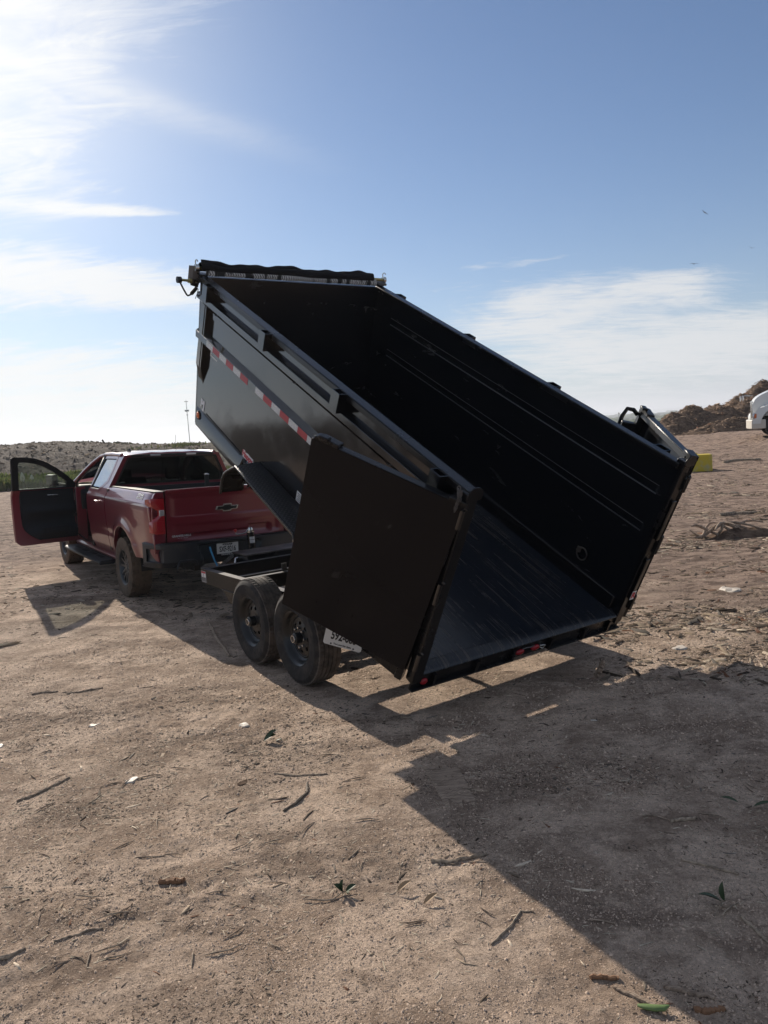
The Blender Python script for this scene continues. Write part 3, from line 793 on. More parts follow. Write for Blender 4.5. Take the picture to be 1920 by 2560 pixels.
N, b = pbsdf(m_woods); N.l.new(N.mix(N.noise(coords(N), .05, 5, .7), (.035, .06, .022), (.085, .105, .04)), b.inputs['Base Color'])
me.materials.append(m_woods)
o_ = bpy.data.objects.new('far_woods', me); COL.objects.link(o_); o_['kind'] = 'stuff'; o_['label'] = 'distant green woods on the plain beyond the yard'
# blue hills on the horizon
pts = []; na2 = 200
P = []
for i in range(na2):
    a = R(-75 + 150 * i / (na2 - 1)); rad = 9500
    h = 66 + 30 * float(fbm(np.array(i * .09), np.array(2.2), 4)) + 26 * max(0, math.sin((i - 120) * .045))
    P.append([(math.sin(a) * rad, math.cos(a) * rad, -40), (math.sin(a) * (rad + 500), math.cos(a) * (rad + 500), h * .7 - 20), (math.sin(a) * (rad + 1400), math.cos(a) * (rad + 1400), h - 20), (math.sin(a) * (rad + 4000), math.cos(a) * (rad + 4000), -60)])
hb = MB().grid(P).build('far_hills', m_woods, smooth=80, kind='structure'); hb['label'] = 'low hazy hills along the horizon'
# ------------------------------------------------------------------ dump trailer
# trailer frame: x forward, y to its left, z up, origin under the rear hinge; box frame B is tipped about the hinge
trailer = thing('dump_trailer', 'black tandem axle dump trailer with its box tipped up and barn doors swung open', 'dump trailer', TRAILER)
B = BOX
XR, XF0, XF1, WT = -.45, 3.60, 3.815, 1.385       # rear end, front end at floor, front end at top, wall top
YI, YO = 1.02, 1.05
def xf(z): return XF0 + (XF1 - XF0) * z / WT

def side_wall(sgn):
    """formed sheet with two pressed grooves on the inside"""
    zs = [-.02, .2, .45, .70, .748, .760, .818, .830, .95, 1.085, 1.097, 1.158, 1.170, 1.28, WT - .02]
    us = [0, .018, .028, .25, .5, .75, .915, .925, 1.0]
    def inner(u, z, side):
        x = XR + u * (xf(z) - XR)
        g = 1.0 if (.756 < z < .822 or 1.093 < z < 1.162) and .02 < u < .92 else 0.0
        return (x, sgn * ((YI + .024 * g) if side == 0 else (YO + .018 * g)), z)
    mb = MB()
    A_ = [[inner(u, z, 0) for z in zs] for u in us]; C_ = [[inner(u, z, 1) for z in zs] for u in us]
    mb.grid(A_); mb.grid(C_)
    ring = lambda G: [G[i][0] for i in range(len(us))] + [G[-1][j] for j in range(1, len(zs))] + [G[i][-1] for i in range(len(us) - 2, -1, -1)] + [G[0][j] for j in range(len(zs) - 2, 0, -1)]
    mb.ring(ring(A_), ring(C_))
    return mb.build('side_wall', m_black, trailer, B)
wl, wr = side_wall(1), side_wall(-1)
wr.data.materials[0] = m_inside
wr['label'] = 'far side wall with two pressed grooves inside'
wl['label'] = 'near side wall with rails and reflective tape'

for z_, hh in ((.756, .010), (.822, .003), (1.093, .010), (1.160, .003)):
    MB().add([(XR + .09, -YI - .002, z_), (XR + .92 * (xf(z_) - XR), -YI - .002, z_), (XR + .92 * (xf(z_) - XR), -YI + .0015, z_ - hh), (XR + .09, -YI + .0015, z_ - hh)], [(0, 1, 2, 3)]).build('groove_painted_sheen', m_rib, wr, solid=.003)  # pale strips paint the sky reflection on the groove ledges
MB().bar((XR + .06, -YI + .014, .008), (3.55, -YI + .014, .008), .02, .016).build('floor_seam', m_rib, wr)
def rail_poly(sgn, poly, x0, x1f, name, parent, material=m_black, bevel=.004):
    """rail of section poly (y, z), cut at the leaning front"""
    mb = MB(); n = len(poly)
    vs = [(x0, sgn * y, z) for y, z in poly] + [(x1f(z), sgn * y, z) for y, z in poly]
    mb.add(vs, [tuple(range(n)), tuple(range(2 * n - 1, n - 1, -1))] + [(i, (i + 1) % n, n + (i + 1) % n, n + i) for i in range(n)])
    return mb.build(name, material, parent, bevel=bevel)

for sgn, w_ in ((1, wl), (-1, wr)):
    rail_poly(sgn, [(.995, 1.352), (.995, 1.402), (1.085, 1.402), (1.085, 1.352)], XR, lambda z: XF1, 'top_rail', w_, m_black2, .008)
    rail_poly(sgn, [(YO - .002, 1.195), (1.10, 1.195), (1.10, 1.252), (YO - .002, 1.262)], XR + .04, lambda z: xf(z) - .02, 'upper_side_rail', w_)
    rail_poly(sgn, [(YO - .002, .825), (1.10, .825), (1.10, .890), (YO - .002, .925)], XR + .04, lambda z: xf(z) - .02, 'middle_side_rail', w_)
    rail_poly(sgn, [(.98, -.085), (1.058, -.085), (1.058, .112), (1.052, .122), (1.0, .122)], XR + .05, lambda z: XF0, 'lower_side_rail', w_)
    # stake pockets : short lengths of square tube welded below the top rail
    for xs in (3.48, 2.245, 1.026, -.20):
        o2, i2 = [], []
        mb = MB()
        a0, a1, b0, b1, t_ = xs - .053, xs + .053, sgn * 1.052, sgn * 1.152, .006
        z0, z1 = 1.254, 1.403
        out = [(a0, b0), (a1, b0), (a1, b1), (a0, b1)]
        inn = [(a0 + t_, b0 + sgn * t_), (a1 - t_, b0 + sgn * t_), (a1 - t_, b1 - sgn * t_), (a0 + t_, b1 - sgn * t_)]
        for z, flip in ((z0, 0), (z1, 1)):
            mb.ring([(x, y, z) for x, y in out], [(x, y, z) for x, y in inn])
        mb.ring([(x, y, z0) for x, y in out], [(x, y, z1) for x, y in out]); mb.ring([(x, y, z0) for x, y in inn], [(x, y, z1) for x, y in inn])
        mb.build('stake_pocket', m_black, w_)
    # front gusset standing out at the leading corner
    MB().prism([(YO, .40), (1.055, .42), (1.098, .57), (1.098, 1.19), (YO, 1.19)], 3.52, 3.54, 'x', Matrix.Diagonal((1, sgn, 1, 1))).build('front_gusset', m_black, w_, bevel=.002)
    MB().prism([(YO, .42), (1.055, .43), (1.098, .58), (1.098, 1.19), (YO, 1.19)], 3.56, 3.64, 'x', Matrix.Diagonal((1, sgn, 1, 1))).build('front_flange', m_black, w_, bevel=.002)
    # tarp hooks under the upper rail
    for xh in (3.31, 1.73, .35):
        pts = [(xh - .07, 1.098, 1.196), (xh - .035, 1.102, 1.182)] + [(xh - .005 + .022 * math.cos(t), 1.106, 1.166 + .022 * math.sin(t)) for t in np.linspace(2.2, -2.4 + 2 * math.pi - 1.6, 8)]
        MB().tube([(p[0], sgn * p[1], p[2]) for p in pts], .006, 6).build('tarp_hook', m_ink, w_, smooth=60)
# reflective tape, one piece after another along the middle rail
xt = 3.43
for i, c_ in enumerate('WRWRWR-WRWRWRW'):
    if c_ != '-':
        MB().box(xt - .1565, xt - .002, 1.1005, 1.1018, .829, .886).build('reflective_tape', m_tape_w if c_ == 'W' else m_tape_r, wl)
    xt -= .1585
# stickers and lettering on the near wall
stk = MB().box(3.26, 3.42, 1.0505, 1.0515, .735, .82).build('warning_sticker', m_white, wl)
for r_ in range(4):
    MB().box(3.275 + .02 * (r_ % 2), 3.405 - .03 * (r_ % 3), 1.0515, 1.0519, .750 + r_ * .017, .757 + r_ * .017).build('print_line', m_ink, stk)
MS = lambda x, y, z: frame_m((x, y, z), (-1, 0, 0), (0, 0, 1), (0, 1, 0))      # text facing the trailer's left
text('logo_lettering', 'PJ', .115, m_silver, wl, MS(3.475, 1.0535, .195), sx=1.15, bold=.006)
dec = MB(); pl = [(-.115, -.02), (-.10, .035), (-.06, .04), (-.04, .028), (.0, .038), (.06, .032), (.115, .035), (.13, 0), (.11, -.045), (.04, -.04), (-.02, -.052), (-.08, -.04)]
dec.prism([(2.385 - a, .155 + b_) for a, b_ in pl], 1.0505, 1.0517)
d_o = dec.build('round_decal', m_white, wl)
text('decal_lettering', 'Happy', .075, m_red, d_o, MS(2.385, 1.0525, .157), sx=1.1, bold=.0035)
lens = MB().lathe([(.0, .022), (.02, .021), (.034, .014), (.036, .002)], 24, Matrix.Translation((3.527, 1.058, .052))).build('amber_marker', m_amber, wl, smooth=60)
MB().lathe([(.036, .0), (.037, .012), (.046, .012), (.048, .0)], 24, Matrix.Translation((3.527, 1.058, .052))).build('rubber_ring', m_ink, lens, smooth=50)
MB().tube([(3.40, 1.062, .125), (2.9, 1.062, .121), (2.52, 1.062, .119)], .006, 6).build('wiring_conduit', m_black2, wl, smooth=60)

# floor and front wall
MB().box(XR + .06, 3.62, -YI + .001, YI - .001, -.006, 0).box(XR + .06, 3.6, -.98, .98, -.09, -.010).build('box_floor', m_floor, trailer, B)
for k in range(9):
    x_ = .1 + k * .41
    MB().box(x_ - .03, x_ + .03, -.975, .975, -.135, -.0905).build('floor_bearer', m_black2, trailer, B)
for sgn in (1, -1):
    MB().box(XR + .1, 3.58, sgn * .42 - .04, sgn * .42 + .04, -.245, -.136).build('floor_runner', m_black2, trailer, B, bevel=.004)
fwm = MB()
fwm.add([(XF0 - .012, -1.046, -.08), (XF0 - .012, 1.046, -.08), (XF1 - .012, 1.046, WT), (XF1 - .012, -1.046, WT), (XF0 + .035, -1.046, -.08), (XF0 + .035, 1.046, -.08), (XF1 + .035, 1.046, WT), (XF1 + .035, -1.046, WT)],
        [(0, 1, 2, 3), (4, 5, 6, 7), (0, 1, 5, 4), (1, 2, 6, 5), (2, 3, 7, 6), (3, 0, 4, 7)])
fw_o = fwm.build('front_wall', m_inside, trailer, B)
MB().box(XF1 - .03, XF1 + .06, -1.09, 1.09, WT + .018, WT + .030).build('top_cap', m_black2, fw_o, bevel=.003)
for z_ in (.3, .75, 1.1):
    MB().box(xf(z_) + .036, xf(z_) + .085, -1.0, 1.0, z_ - .03, z_ + .03).build('front_stiffener', m_black2, fw_o)

# tarp roll on the front wall
ty = np.linspace(1.075, -.93, 46)
g = []
for i, y_ in enumerate(ty):
    zt = 1.478 + .008 * math.sin(y_ * 6.1) + .006 * math.sin(y_ * 13 + 1)
    ring_ = []
    for k in range(14):
        a = 2 * math.pi * k / 14
        rx, rz = .047, .034 + .006 * math.sin(y_ * 9 + k)
        ring_.append((XF1 + .005 + rx * math.cos(a), y_, zt - .012 + rz * math.sin(a) * (1.35 if 0 < a < math.pi else 1)))
    g.append(ring_ + [ring_[0]])
tarp = MB().grid(g).build('tarp_roll', m_tarp, trailer, B, smooth=70)
fl = []
for y_ in np.linspace(1.03, -.97, 60):
    w_ = .010 * math.sin(y_ * 7) + .006 * math.sin(y_ * 19)
    fl.append([(XF1 - .040 - .004 * math.sin(y_ * 15), y_, 1.405 + .002), (XF1 - .047, y_, 1.425), (XF1 - .042, y_, 1.452 + w_ * .3), (XF1 - .02, y_, 1.475)])
MB().grid(fl).build('mesh_skirt', m_tarp_light, tarp, smooth=60)
fl = []
for y_ in np.linspace(1.06, -.95, 90):
    w_ = .008 * math.sin(y_ * 7.2 + .5) + .008 * math.sin(y_ * 14.5) + .004 * math.sin(y_ * 31)
    fl.append([(XF1 - .01, y_, 1.47), (XF1 + .01, y_, 1.502 + w_ * .5), (XF1 + .028 + w_ * .4, y_, 1.525 + w_)])
MB().grid(fl).build('tarp_hem', m_tarp, tarp, smooth=60, solid=.004)
for y_ in (-.05, -.55, -.93):
    MB().lathe([(.007, -.004), (.013, -.004), (.013, .004), (.007, .004)], 14, Matrix.Translation((XF1 + .012, y_, 1.505)), axis='x', closed=True).build('grommet', m_chrome, tarp)
MB().tube([(XF1 + .01, 1.12, 1.465), (XF1 + .01, -1.10, 1.465)], .017, 10).build('tarp_shaft', m_gold, tarp, smooth=60)
for y_ in (1.105, -1.095):
    MB().lathe([(.012, -.016), (.034, -.016), (.034, .016), (.012, .016)], 18, Matrix.Translation((XF1 + .01, y_, 1.465)), closed=True).build('shaft_collar', m_chrome, tarp, smooth=40)
    MB().tube([(XF1 + .01 + .03 * math.cos(t) + .01, y_, 1.512 + .026 * math.sin(t)) for t in np.linspace(-1.8, 2.4, 10)], .006, 6).build('shaft_hook', m_chrome, tarp, smooth=60)
MB().box(XF1 - .05, XF1 + .05, -1.105, -1.02, 1.416, 1.440).build('end_bracket', m_mattegrey, tarp, bevel=.003)
MB().prism([(3.84, 1.06), (3.88, 1.06), (3.88, 1.16), (3.84, 1.13)], 1.30, 1.47, 'z').build('end_plate', m_mattegrey, tarp, bevel=.002)
# crank at the near front corner
crank = MB().tube([(3.85, 1.06, 1.325), (3.85, 1.265, 1.335)], .013, 10).build('tarp_crank', m_gold, trailer, B, smooth=60)
MB().lathe([(.012, -.02), (.031, -.02), (.031, .02), (.012, .02)], 18, Matrix.Translation((3.85, 1.258, 1.333)), closed=True).build('crank_collar', m_ink, crank, smooth=40)
MB().lathe([(.012, -.012), (.024, -.012), (.024, .012), (.012, .012)], 18, Matrix.Translation((3.85, 1.145, 1.328)), closed=True).build('crank_bush', m_gold, crank, smooth=40)
MB().tube([(3.85, 1.09, 1.345), (3.85, 1.05, 1.325), (3.85, 1.07, 1.29), (3.85, 1.12, 1.30), (3.85, 1.11, 1.35)], .024, 8).build('gear_housing', m_ink, crank, smooth=60)
MB().tube([(3.85, 1.255, 1.325), (3.852, 1.205, 1.245), (3.854, 1.168, 1.192), (3.852, 1.155, 1.183), (3.85, 1.138, 1.190), (3.85, 1.12, 1.205)], .0085, 8).build('crank_arm', m_ink, crank, smooth=60)
MB().tube([(3.85, 1.128, 1.198), (3.85, 1.118, 1.208), (3.85, 1.072, 1.268)], [.013, .019, .018], 10).build('crank_grip', m_rubber, crank, smooth=60)
MB().tube([(3.85, 1.055, 1.255), (3.85, 1.062, 1.21), (3.85, 1.078, 1.155)], .0035, 5).build('cable_tie', m_ink, crank, smooth=60)

# rear end of the box : corner posts, apron, light bar
for sgn, w_ in ((1, wl), (-1, wr)):
    MB().box(-.485, -.405, sgn * 1.022, sgn * 1.105, -.10, 1.395 if sgn > 0 else 1.425).build('corner_post', m_black2, w_, bevel=.006)
    ln_ = [(sgn * (1.065 + .062 * math.cos(t)), (1.392 if sgn > 0 else 1.425) + .062 * math.sin(t)) for t in np.linspace(-.5, math.pi + .5, 16)]
    MB().prism(ln_, -.497, -.487, 'x').build('corner_ear', m_black2, w_, bevel=.002)
apron = MB().prism([(-.395, .003), (-.395, -.05), (-.47, -.05), (-.487, -.028), (-.47, -.012)], -1.02, 1.02).build('rear_apron', m_floor, trailer, B, bevel=.003)
bar_o = MB().box(-.470, -.455, -1.10, 1.10, -.158, -.052).box(-.500, -.4705, -1.10, -.24, -.158, -.146).box(-.500, -.4705, .14, 1.10, -.158, -.146).build('light_bar', m_black2, trailer, B, bevel=.002)
for y0, y1 in ((.14, .16), (.50, .53), (-.26, -.24), (-.66, -.63), (.90, .92), (-.95, -.93)):
    MB().box(-.498, -.4705, y0, y1, -.1455, -.055).build('bar_gusset', m_black2, bar_o)
for y_, r1, r2, nm in ((.065, .046, .024, 'marker_light'), (-.10, .046, .026, 'marker_light'), (.99, .032, .026, 'marker_light')):
    mb = MB(); L_ = 20
    rows = []
    for rad, h in ((1.0, 0), (.97, .008), (.7, .017), (.0, .021)):
        rows.append([(-.471 - h, y_ + r1 * rad * math.cos(2 * math.pi * k / L_), -.108 + r2 * rad * math.sin(2 * math.pi * k / L_)) for k in range(L_ + 1)])
    ml = mb.grid(rows).build(nm, m_redlens2, bar_o, smooth=60)
MB().tube([(-.475, .045, -.085), (-.482, .01, -.073), (-.480, -.03, -.083), (-.482, -.06, -.075), (-.475, -.08, -.085)], .004, 6).build('light_wire', m_mattegrey, bar_o, smooth=60)
MB().tube([(-.475, -.13, -.1), (-.49, -.17, -.125), (-.485, -.20, -.10), (-.49, -.17, -.09), (-.475, -.15, -.1)], .005, 6).build('wire_loop', m_chrome, bar_o, smooth=60)

# D ring lashed to the inside of the far wall
MB().tube([(.05 + .055 * math.cos(t), -1.005, .26 + .055 * math.sin(t)) for t in np.linspace(.5, 2 * math.pi - .5 + .5, 18)], .007, 6).box(.075, .115, -1.018, -1.0, .255, .30).build('tie_down_ring', m_edge, wr, smooth=60)

# ------------------------------------------------------------------ barn doors
def barn_door(sgn, corners, ph, hx, hy, label):
    """corners: (s, z) outer top, hinge top, hinge bottom, outer bottom in the door's own plane"""
    e = Vector((math.cos(ph), sgn * math.sin(ph), 0)); nrm = Vector((math.sin(ph), -sgn * math.cos(ph), 0))  # nrm points to the rear / box side
    Md = B @ frame_m((hx, hy, 0), e, (0, 0, 1), e.cross(Vector((0, 0, 1))))
    # door frame: X along the door, Y up the door, Z = X x Y
    pz_ = -1 if sgn > 0 else 1                                       # local side that carries the plain face
    (s0, t0), (s1, t1), (s2, t2), (s3, t3) = corners
    mb = MB(); a, c_ = 0.0, pz_ * .006
    def P(s, t, w): return (s, t, w)
    q4 = [(s0, t0), (s1, t1), (s2, t2), (s3, t3)]
    mb.prism(q4, min(a, c_), max(a, c_), 'z')
    d = mb.build('barn_door', m_doorface, trailer, Md)
    d['label'] = label
    w0, w1 = sorted((0.0, -pz_ * .062))
    def tube_between(p, q_, wd, name, ext0=0, ext1=0):
        p, q_ = Vector(p), Vector(q_); t = (q_ - p).normalized(); nn_ = Vector((-t.y, t.x))
        p = p - t * ext0; q_ = q_ + t * ext1
        poly = [p + nn_ * 0, q_ + nn_ * 0, q_ + nn_ * wd, p + nn_ * wd]
        return MB().prism([(v.x, v.y) for v in poly], w0, w1, 'z').build(name, m_black2, d, bevel=.005)
    tube_between(q4[1], q4[0], 0.004, 'top_rail', -.002, -.10)     # proud lip of the top tube
    tube_between(q4[0], q4[1], .055, 'top_tube', -.07, -.07)
    tube_between(q4[1], q4[2], .055, 'hinge_stile', 0, .10)
    tube_between(q4[2], q4[3], .055, 'bottom_rail', -.07, -.07)
    tube_between(q4[3], q4[0], .055, 'outer_stile', 0, 0)
    m1 = [(q4[1][0] * .45 + q4[2][0] * .55, q4[1][1] * .45 + q4[2][1] * .55), (q4[0][0] * .45 + q4[3][0] * .55, q4[0][1] * .45 + q4[3][1] * .55)]
    tube_between(m1[0], m1[1], .05, 'middle_rail', -.06, -.06)
    # pressed caps where the top tube ends
    so, to = q4[0]
    MB().prism([(so - .20, to - .012), (so - .015, to - .012), (so - .015, to + .022), (so - .07, to + .034), (so - .20, to + .024)], w0 - .004, w1 + .004, 'z').build('top_cap', m_black2, d, bevel=.006)
    MB().box(so - .13, so - .055, to + .026, to + .050, w0 - .03, w0 + .02).build('latch_keeper', m_black2, d, bevel=.006)
    sh, th = q4[1]
    MB().box(sh - .01, sh + .115, th - .014, th + .026, w0 - .006, w1 + .006).build('hinge_cap', m_black2, d, bevel=.006)
    return d, e, nrm, w0, w1

dl, el_, nl, wA, wB = barn_door(1, [(1.076, 1.334), (-.027, 1.320), (.053, -.012), (1.07, .007)], R(28), -.46, 1.12, 'near barn door folded back flat along the box side')
dr, er_, nr_, wA2, wB2 = barn_door(-1, [(1.10, 1.385), (.0, 1.432), (.0, .02), (1.10, -.02)], R(31), -.47, -1.175, 'far barn door swung open past the box corner')
# hinges, welded between the posts and the doors
for sgn, dd, hx, hy in ((1, wl, -.465, 1.118), (-1, wr, -.475, -1.122)):
    for z0, z1 in ((1.17, 1.30), (.60, .76), (.04, .18)):
        h = MB().tube([(hx - .022, hy + sgn * .004, z0), (hx - .022, hy + sgn * .004, z1)], .017, 10).build('door_hinge', m_black, dd, smooth=60)
        MB().box(hx - .02, hx + .05, hy - sgn * .022 - .006, hy - sgn * .022 + .006, z0 + .02, z1 - .02).build('hinge_leaf', m_black2, h)
        MB().tube([(hx - .022, hy, z1), (hx - .03, hy - sgn * .004, z1 + .018), (hx - .045, hy - sgn * .012, z1 + .010)], .006, 6).build('hinge_pin', m_black, h, smooth=60)
# vertical latch bars that show on the far post
MB().box(-.512, -.488, -1.085, -1.045, .16, .56).build('latch_bar', m_black, wr, bevel=.006)
MB().box(-.512, -.488, -1.085, -1.045, .74, 1.10).build('latch_bar', m_black, wr, bevel=.006)
rd = MB().box(-.5135, -.5122, -1.088, -1.040, .165, .25).build('post_decal', m_white, wr)
text('decal_lettering', 'R', .075, m_red, rd, frame_m((-.5145, -1.064, .208), (0, -1, 0), (0, 0, 1), (-1, 0, 0)), bold=.004, extrude=.0004)
# chain hanging at the near top corner
def chain(name, p0, p1, sag, nlinks, parent, r=.011, material=m_edge, M=None):
    mb = MB(); p0, p1 = Vector(p0), Vector(p1)
    for i in range(nlinks):
        t = (i + .5) / nlinks; c_ = p0.lerp(p1, t) - Vector((0, 0, sag * 4 * t * (1 - t)))
        dirv = (p1 - p0).normalized(); sd = dirv.cross(Vector((.3, .5, 1))).normalized()
        if i % 2: sd = dirv.cross(sd)
        mb.tube([c_ + dirv * (r * 1.5 * math.cos(a)) + sd * (r * .9 * math.sin(a)) for a in np.linspace(0, 2 * math.pi, 8, endpoint=False)], r * .32, 5, closed=True)
    o_ = mb.build(name, material, parent, M, smooth=60); o_['kind'] = 'stuff'; return o_
chain('latch_chain', (-.44, 1.13, 1.40), (-.45, 1.15, 1.28), .0, 9, wl)
chain('latch_chain', (-.40, 1.12, 1.41), (-.46, 1.14, 1.36), .015, 8, wl)
# open latch loop on the far door's free end
so = 1.10
lp = MB().tube([(so - .02, 1.33, wA2 - .005), (so - .01, 1.365, wA2 - .05), (so - .01, 1.365, wA2 - .11), (so - .03, 1.30, wA2 - .14), (so - .06, 1.10, wA2 - .15)], .019, 4).build('latch_loop', m_black2, dr, smooth=50)
MB().tube([(so - .05, 1.18, wA2 - .01), (so - .05, 1.18, wA2 - .15)], .016, 6).build('latch_rod', m_black2, dr, smooth=50)
MB().box(so - .10, so - .045, 1.02, 1.27, wA2 - .145, wA2 - .002).build('latch_plate', m_black2, dr, bevel=.006)

# ------------------------------------------------------------------ fenders (fixed to the box)
m_tread_plate = mat('diamond_plate_black', (.012, .012, .013), .28, 0, .5)
N, b = pbsdf(m_tread_plate); o = coords(N)
def lugs(rot):
    u = N.mapping(o, (34, 34, 34), (0, 0, rot))
    s_ = N.new('ShaderNodeSeparateXYZ'); N.l.new(u, s_.inputs[0])
    a = N.math('PINGPONG', s_.outputs[0], .5); c_ = N.math('PINGPONG', s_.outputs[1], .5)
    return N.smooth(N.math('ADD', N.math('POWER', N.math('DIVIDE', a, .42), 2), N.math('POWER', N.math('DIVIDE', c_, .16), 2)), 1.1, .5)
chk = N.new('ShaderNodeTexChecker'); chk.inputs['Scale'].default_value = 1; N.l.new(N.mapping(o, (34, 34, 34), (0, 0, R(45)), (.25, .25, .25)), chk.inputs[0])
h_ = N.mix(chk.outputs['Fac'], lugs(R(45)), lugs(R(-45)))
hs = N.new('ShaderNodeRGBToBW'); N.l.new(h_, hs.inputs[0])
bump(N, b, hs.outputs[0], .010, 1.0)
N.l.new(N.mix(N.math('MULTIPLY', hs.outputs[0], .35), (.010, .010, .011), (.10, .095, .09)), b.inputs['Base Color'])
def fender(sgn):
    prof = [(2.372, -.185), (2.380, -.10), (2.372, -.03), (2.345, .035), (2.30, .085), (2.15, .212), (1.60, .212), (1.05, .212), (.90, .085), (.855, .035), (.828, -.03), (.82, -.10), (.828, -.185)]
    # round the upper corners
    fine = []
    for i in range(len(prof) - 1):
        for t in (0, .5):
            fine.append((prof[i][0] * (1 - t) + prof[i + 1][0] * t, prof[i][1] * (1 - t) + prof[i + 1][1] * t))
    fine.append(prof[-1])
    g = []
    for x_, z_ in fine:
        top = max(0, min(1, (z_ - .05) / .16))
        g.append([(x_, sgn * 1.052, z_ + .022 * top), (x_, sgn * 1.15, z_ + .014 * top), (x_, sgn * 1.262, z_ + .002), (x_ , sgn * 1.280, z_ - .010 if z_ > .1 else z_)])
    ia = [i for i, (x_, z_) in enumerate(fine) if z_ > -.001]; i0, i1 = ia[0], ia[-1]
    f = MB().grid(g[i0:i1 + 1]).build('fender', m_tread_plate, trailer, B, solid=.004, smooth=30)
    for seg_ in (g[:i0 + 1], g[i1:]):
        MB().grid([r_ for r_ in seg_]).build('fender_skirt', m_black2, f, solid=.004, smooth=30)
    MB().tube([(x_, sgn * 1.281, z_ - .006) for x_, z_ in fine], .0125, 8).build('rolled_edge', m_tread_plate, f, smooth=60)
    MB().prism([(2.30, -.12), (2.12, .05), (2.20, .15)], sgn * 1.056 - .006, sgn * 1.056 + .006).build('fender_brace', m_black2, f)
    MB().prism([(.90, -.12), (1.08, .05), (1.0, .15)], sgn * 1.056 - .006, sgn * 1.056 + .006).build('fender_brace', m_black2, f)
    return f
f_l = fender(1); fender(-1)
pt_ = [(2.47, 1.058, -.03), (2.36, 1.062, .095), (2.25, 1.07, .13)]
MB().tube([(2.55, 1.06, -.10), (2.42, 1.07, .125), (2.30, 1.07, -.06)], .010, 4).build('wire_bracket', m_edge, f_l)
ls = MB().box(1.35, 1.45, 1.0515, 1.0525, .245, .335).build('load_sticker', m_white, wl)
for r_ in range(5):
    MB().box(1.362, 1.438 - .012 * (r_ % 2), 1.0525, 1.0529, .256 + r_ * .015, .262 + r_ * .015).build('print_line', m_ink, ls)

# ------------------------------------------------------------------ trailer chassis
ch = MB()
for sgn in (1, -1):
    fr = MB().box(.52, 3.60, sgn * 1.0, sgn * .992, .497, .655).box(.52, 3.60, sgn * .992, sgn * .925, .645, .655).box(.52, 3.60, sgn * .992, sgn * .925, .497, .507)
    fo = fr.build('frame_rail', m_black2, trailer)
    MB().box(.52, 3.60, sgn * .926, sgn * 1.001, .6551, .6565).build('painted_lit_top_edge', m_edge2 if 'm_edge2' in globals() else m_edge, fo)  # lighter strip puts the lit look of the rail top into colour
    MB().prism([(.66, .655), (.66, .40), (.0, .22), (-.06, .30), (.30, .50)], sgn * .93, sgn * .96).build('hinge_bracket', m_black2, fo, bevel=.004)
    MB().prism([(3.06, .497), (.9, .497), (1.1, .36), (2.86, .36)], sgn * .955, sgn * .995).build('spring_hanger_plate', m_black2, fo, bevel=.004)
    MB().box(2.55, 3.05, sgn * 1.0005, sgn * 1.012, .488, .497).build('hanger_lip', m_edge, fo)
stk2 = MB().box(3.46, 3.585, 1.0005, 1.0015, .515, .635).build('warning_sticker', m_white, fo)
# (near rail carries the sticker)
near_rail = [o_ for o_ in trailer.children if o_.name.startswith('frame_rail')][0]; stk2.parent = near_rail
MB().box(3.465, 3.58, 1.0015, 1.002, .612, .632).build('sticker_band', m_red, near_rail)
MB().box(3.465, 3.58, 1.0015, 1.002, .52, .568).build('sticker_text_block', m_mattegrey, near_rail)
text('sticker_symbol', '!', .05, m_ink, near_rail, MS(3.52, 1.0025, .588), bold=.002, extrude=.0003)
xm = MB().box(3.52, 3.60, -.924, .924, .497, .655).build('front_crossmember', m_black2, trailer, bevel=.004)
MB().box(3.522, 3.598, -.92, .92, .6552, .6566).build('painted_lit_top_edge', m_edge, xm)  # lit top face painted as a paler strip
MB().box(.14, .62, -.93, .93, .40, .47).build('shadow_crossmember', m_black2, trailer, bevel=.004)  # unseen plate, added and sized so its shadow closes the lit gaps
for x_, zt in ((3.03, .60), (2.58, .652)):
    xm = MB().box(x_ - .035, x_ + .035, -.924, .924, .51, zt).build('crossmember', m_black2, trailer, bevel=.004)
    MB().box(x_ - .033, x_ + .033, -.92, .92, zt + .0002, zt + .0016).build('painted_lit_top_edge', m_edge, xm)  # paler strip painting light on the crossmember top
MB().box(2.615, 2.625, .44, .50, .653, .735).build('prop_tab', m_edge, trailer, bevel=.002)
# scissor hoist between frame and box
pz = lambda x_, z_: (B @ Vector((x_, 0, z_)))
hp = pz(2.2, -.20)
for sgn in (1, -1):
    MB().bar((.65, sgn * .20, .55), (hp.x, sgn * .20, hp.z), .03, .11).build('hoist_arm', m_black2, trailer)
MB().tube([(2.45, 0, .56), (1.75, 0, .78)], .055, 14).tube([(1.75, 0, .78), (hp.x * .6 + .65 * .4, 0, hp.z * .6 + .55 * .4)], .03, 12).build('hydraulic_cylinder', m_black, trailer, smooth=50)
# pump box and tongue
tb = MB().box(3.66, 4.06, -.56, .40, .46, .700).build('pump_box', m_black2, trailer, bevel=.006)
MB().box(3.645, 4.075, -.575, .415, .7005, .716).build('box_lid', m_edge, tb, bevel=.004)
MB().tube([(3.9, .402, .66), (3.9, .45, .65), (3.86, .47, .61), (3.83, .45, .56)], .016, 8).build('hose_fitting', m_chrome, tb, smooth=60)
MB().tube([(3.78, .402, .60), (3.78, .47, .59), (3.75, .50, .57)], .02, 8).tube([(3.80, .44, .52), (3.80, .54, .53)], .018, 8).build('hose_fitting', m_chrome, tb, smooth=60)
for sgn in (1, -1):
    MB().bar((3.60, sgn * .80, .56), (4.72, sgn * .07, .54), .075, .13).build('tongue_beam', m_black2, trailer, bevel=.004)
cpl = MB().box(4.62, 4.95, -.055, .055, .52, .60).tube([(4.92, 0, .60), (4.92, 0, .48)], .07, 14).build('coupler', m_black2, trailer, bevel=.004)
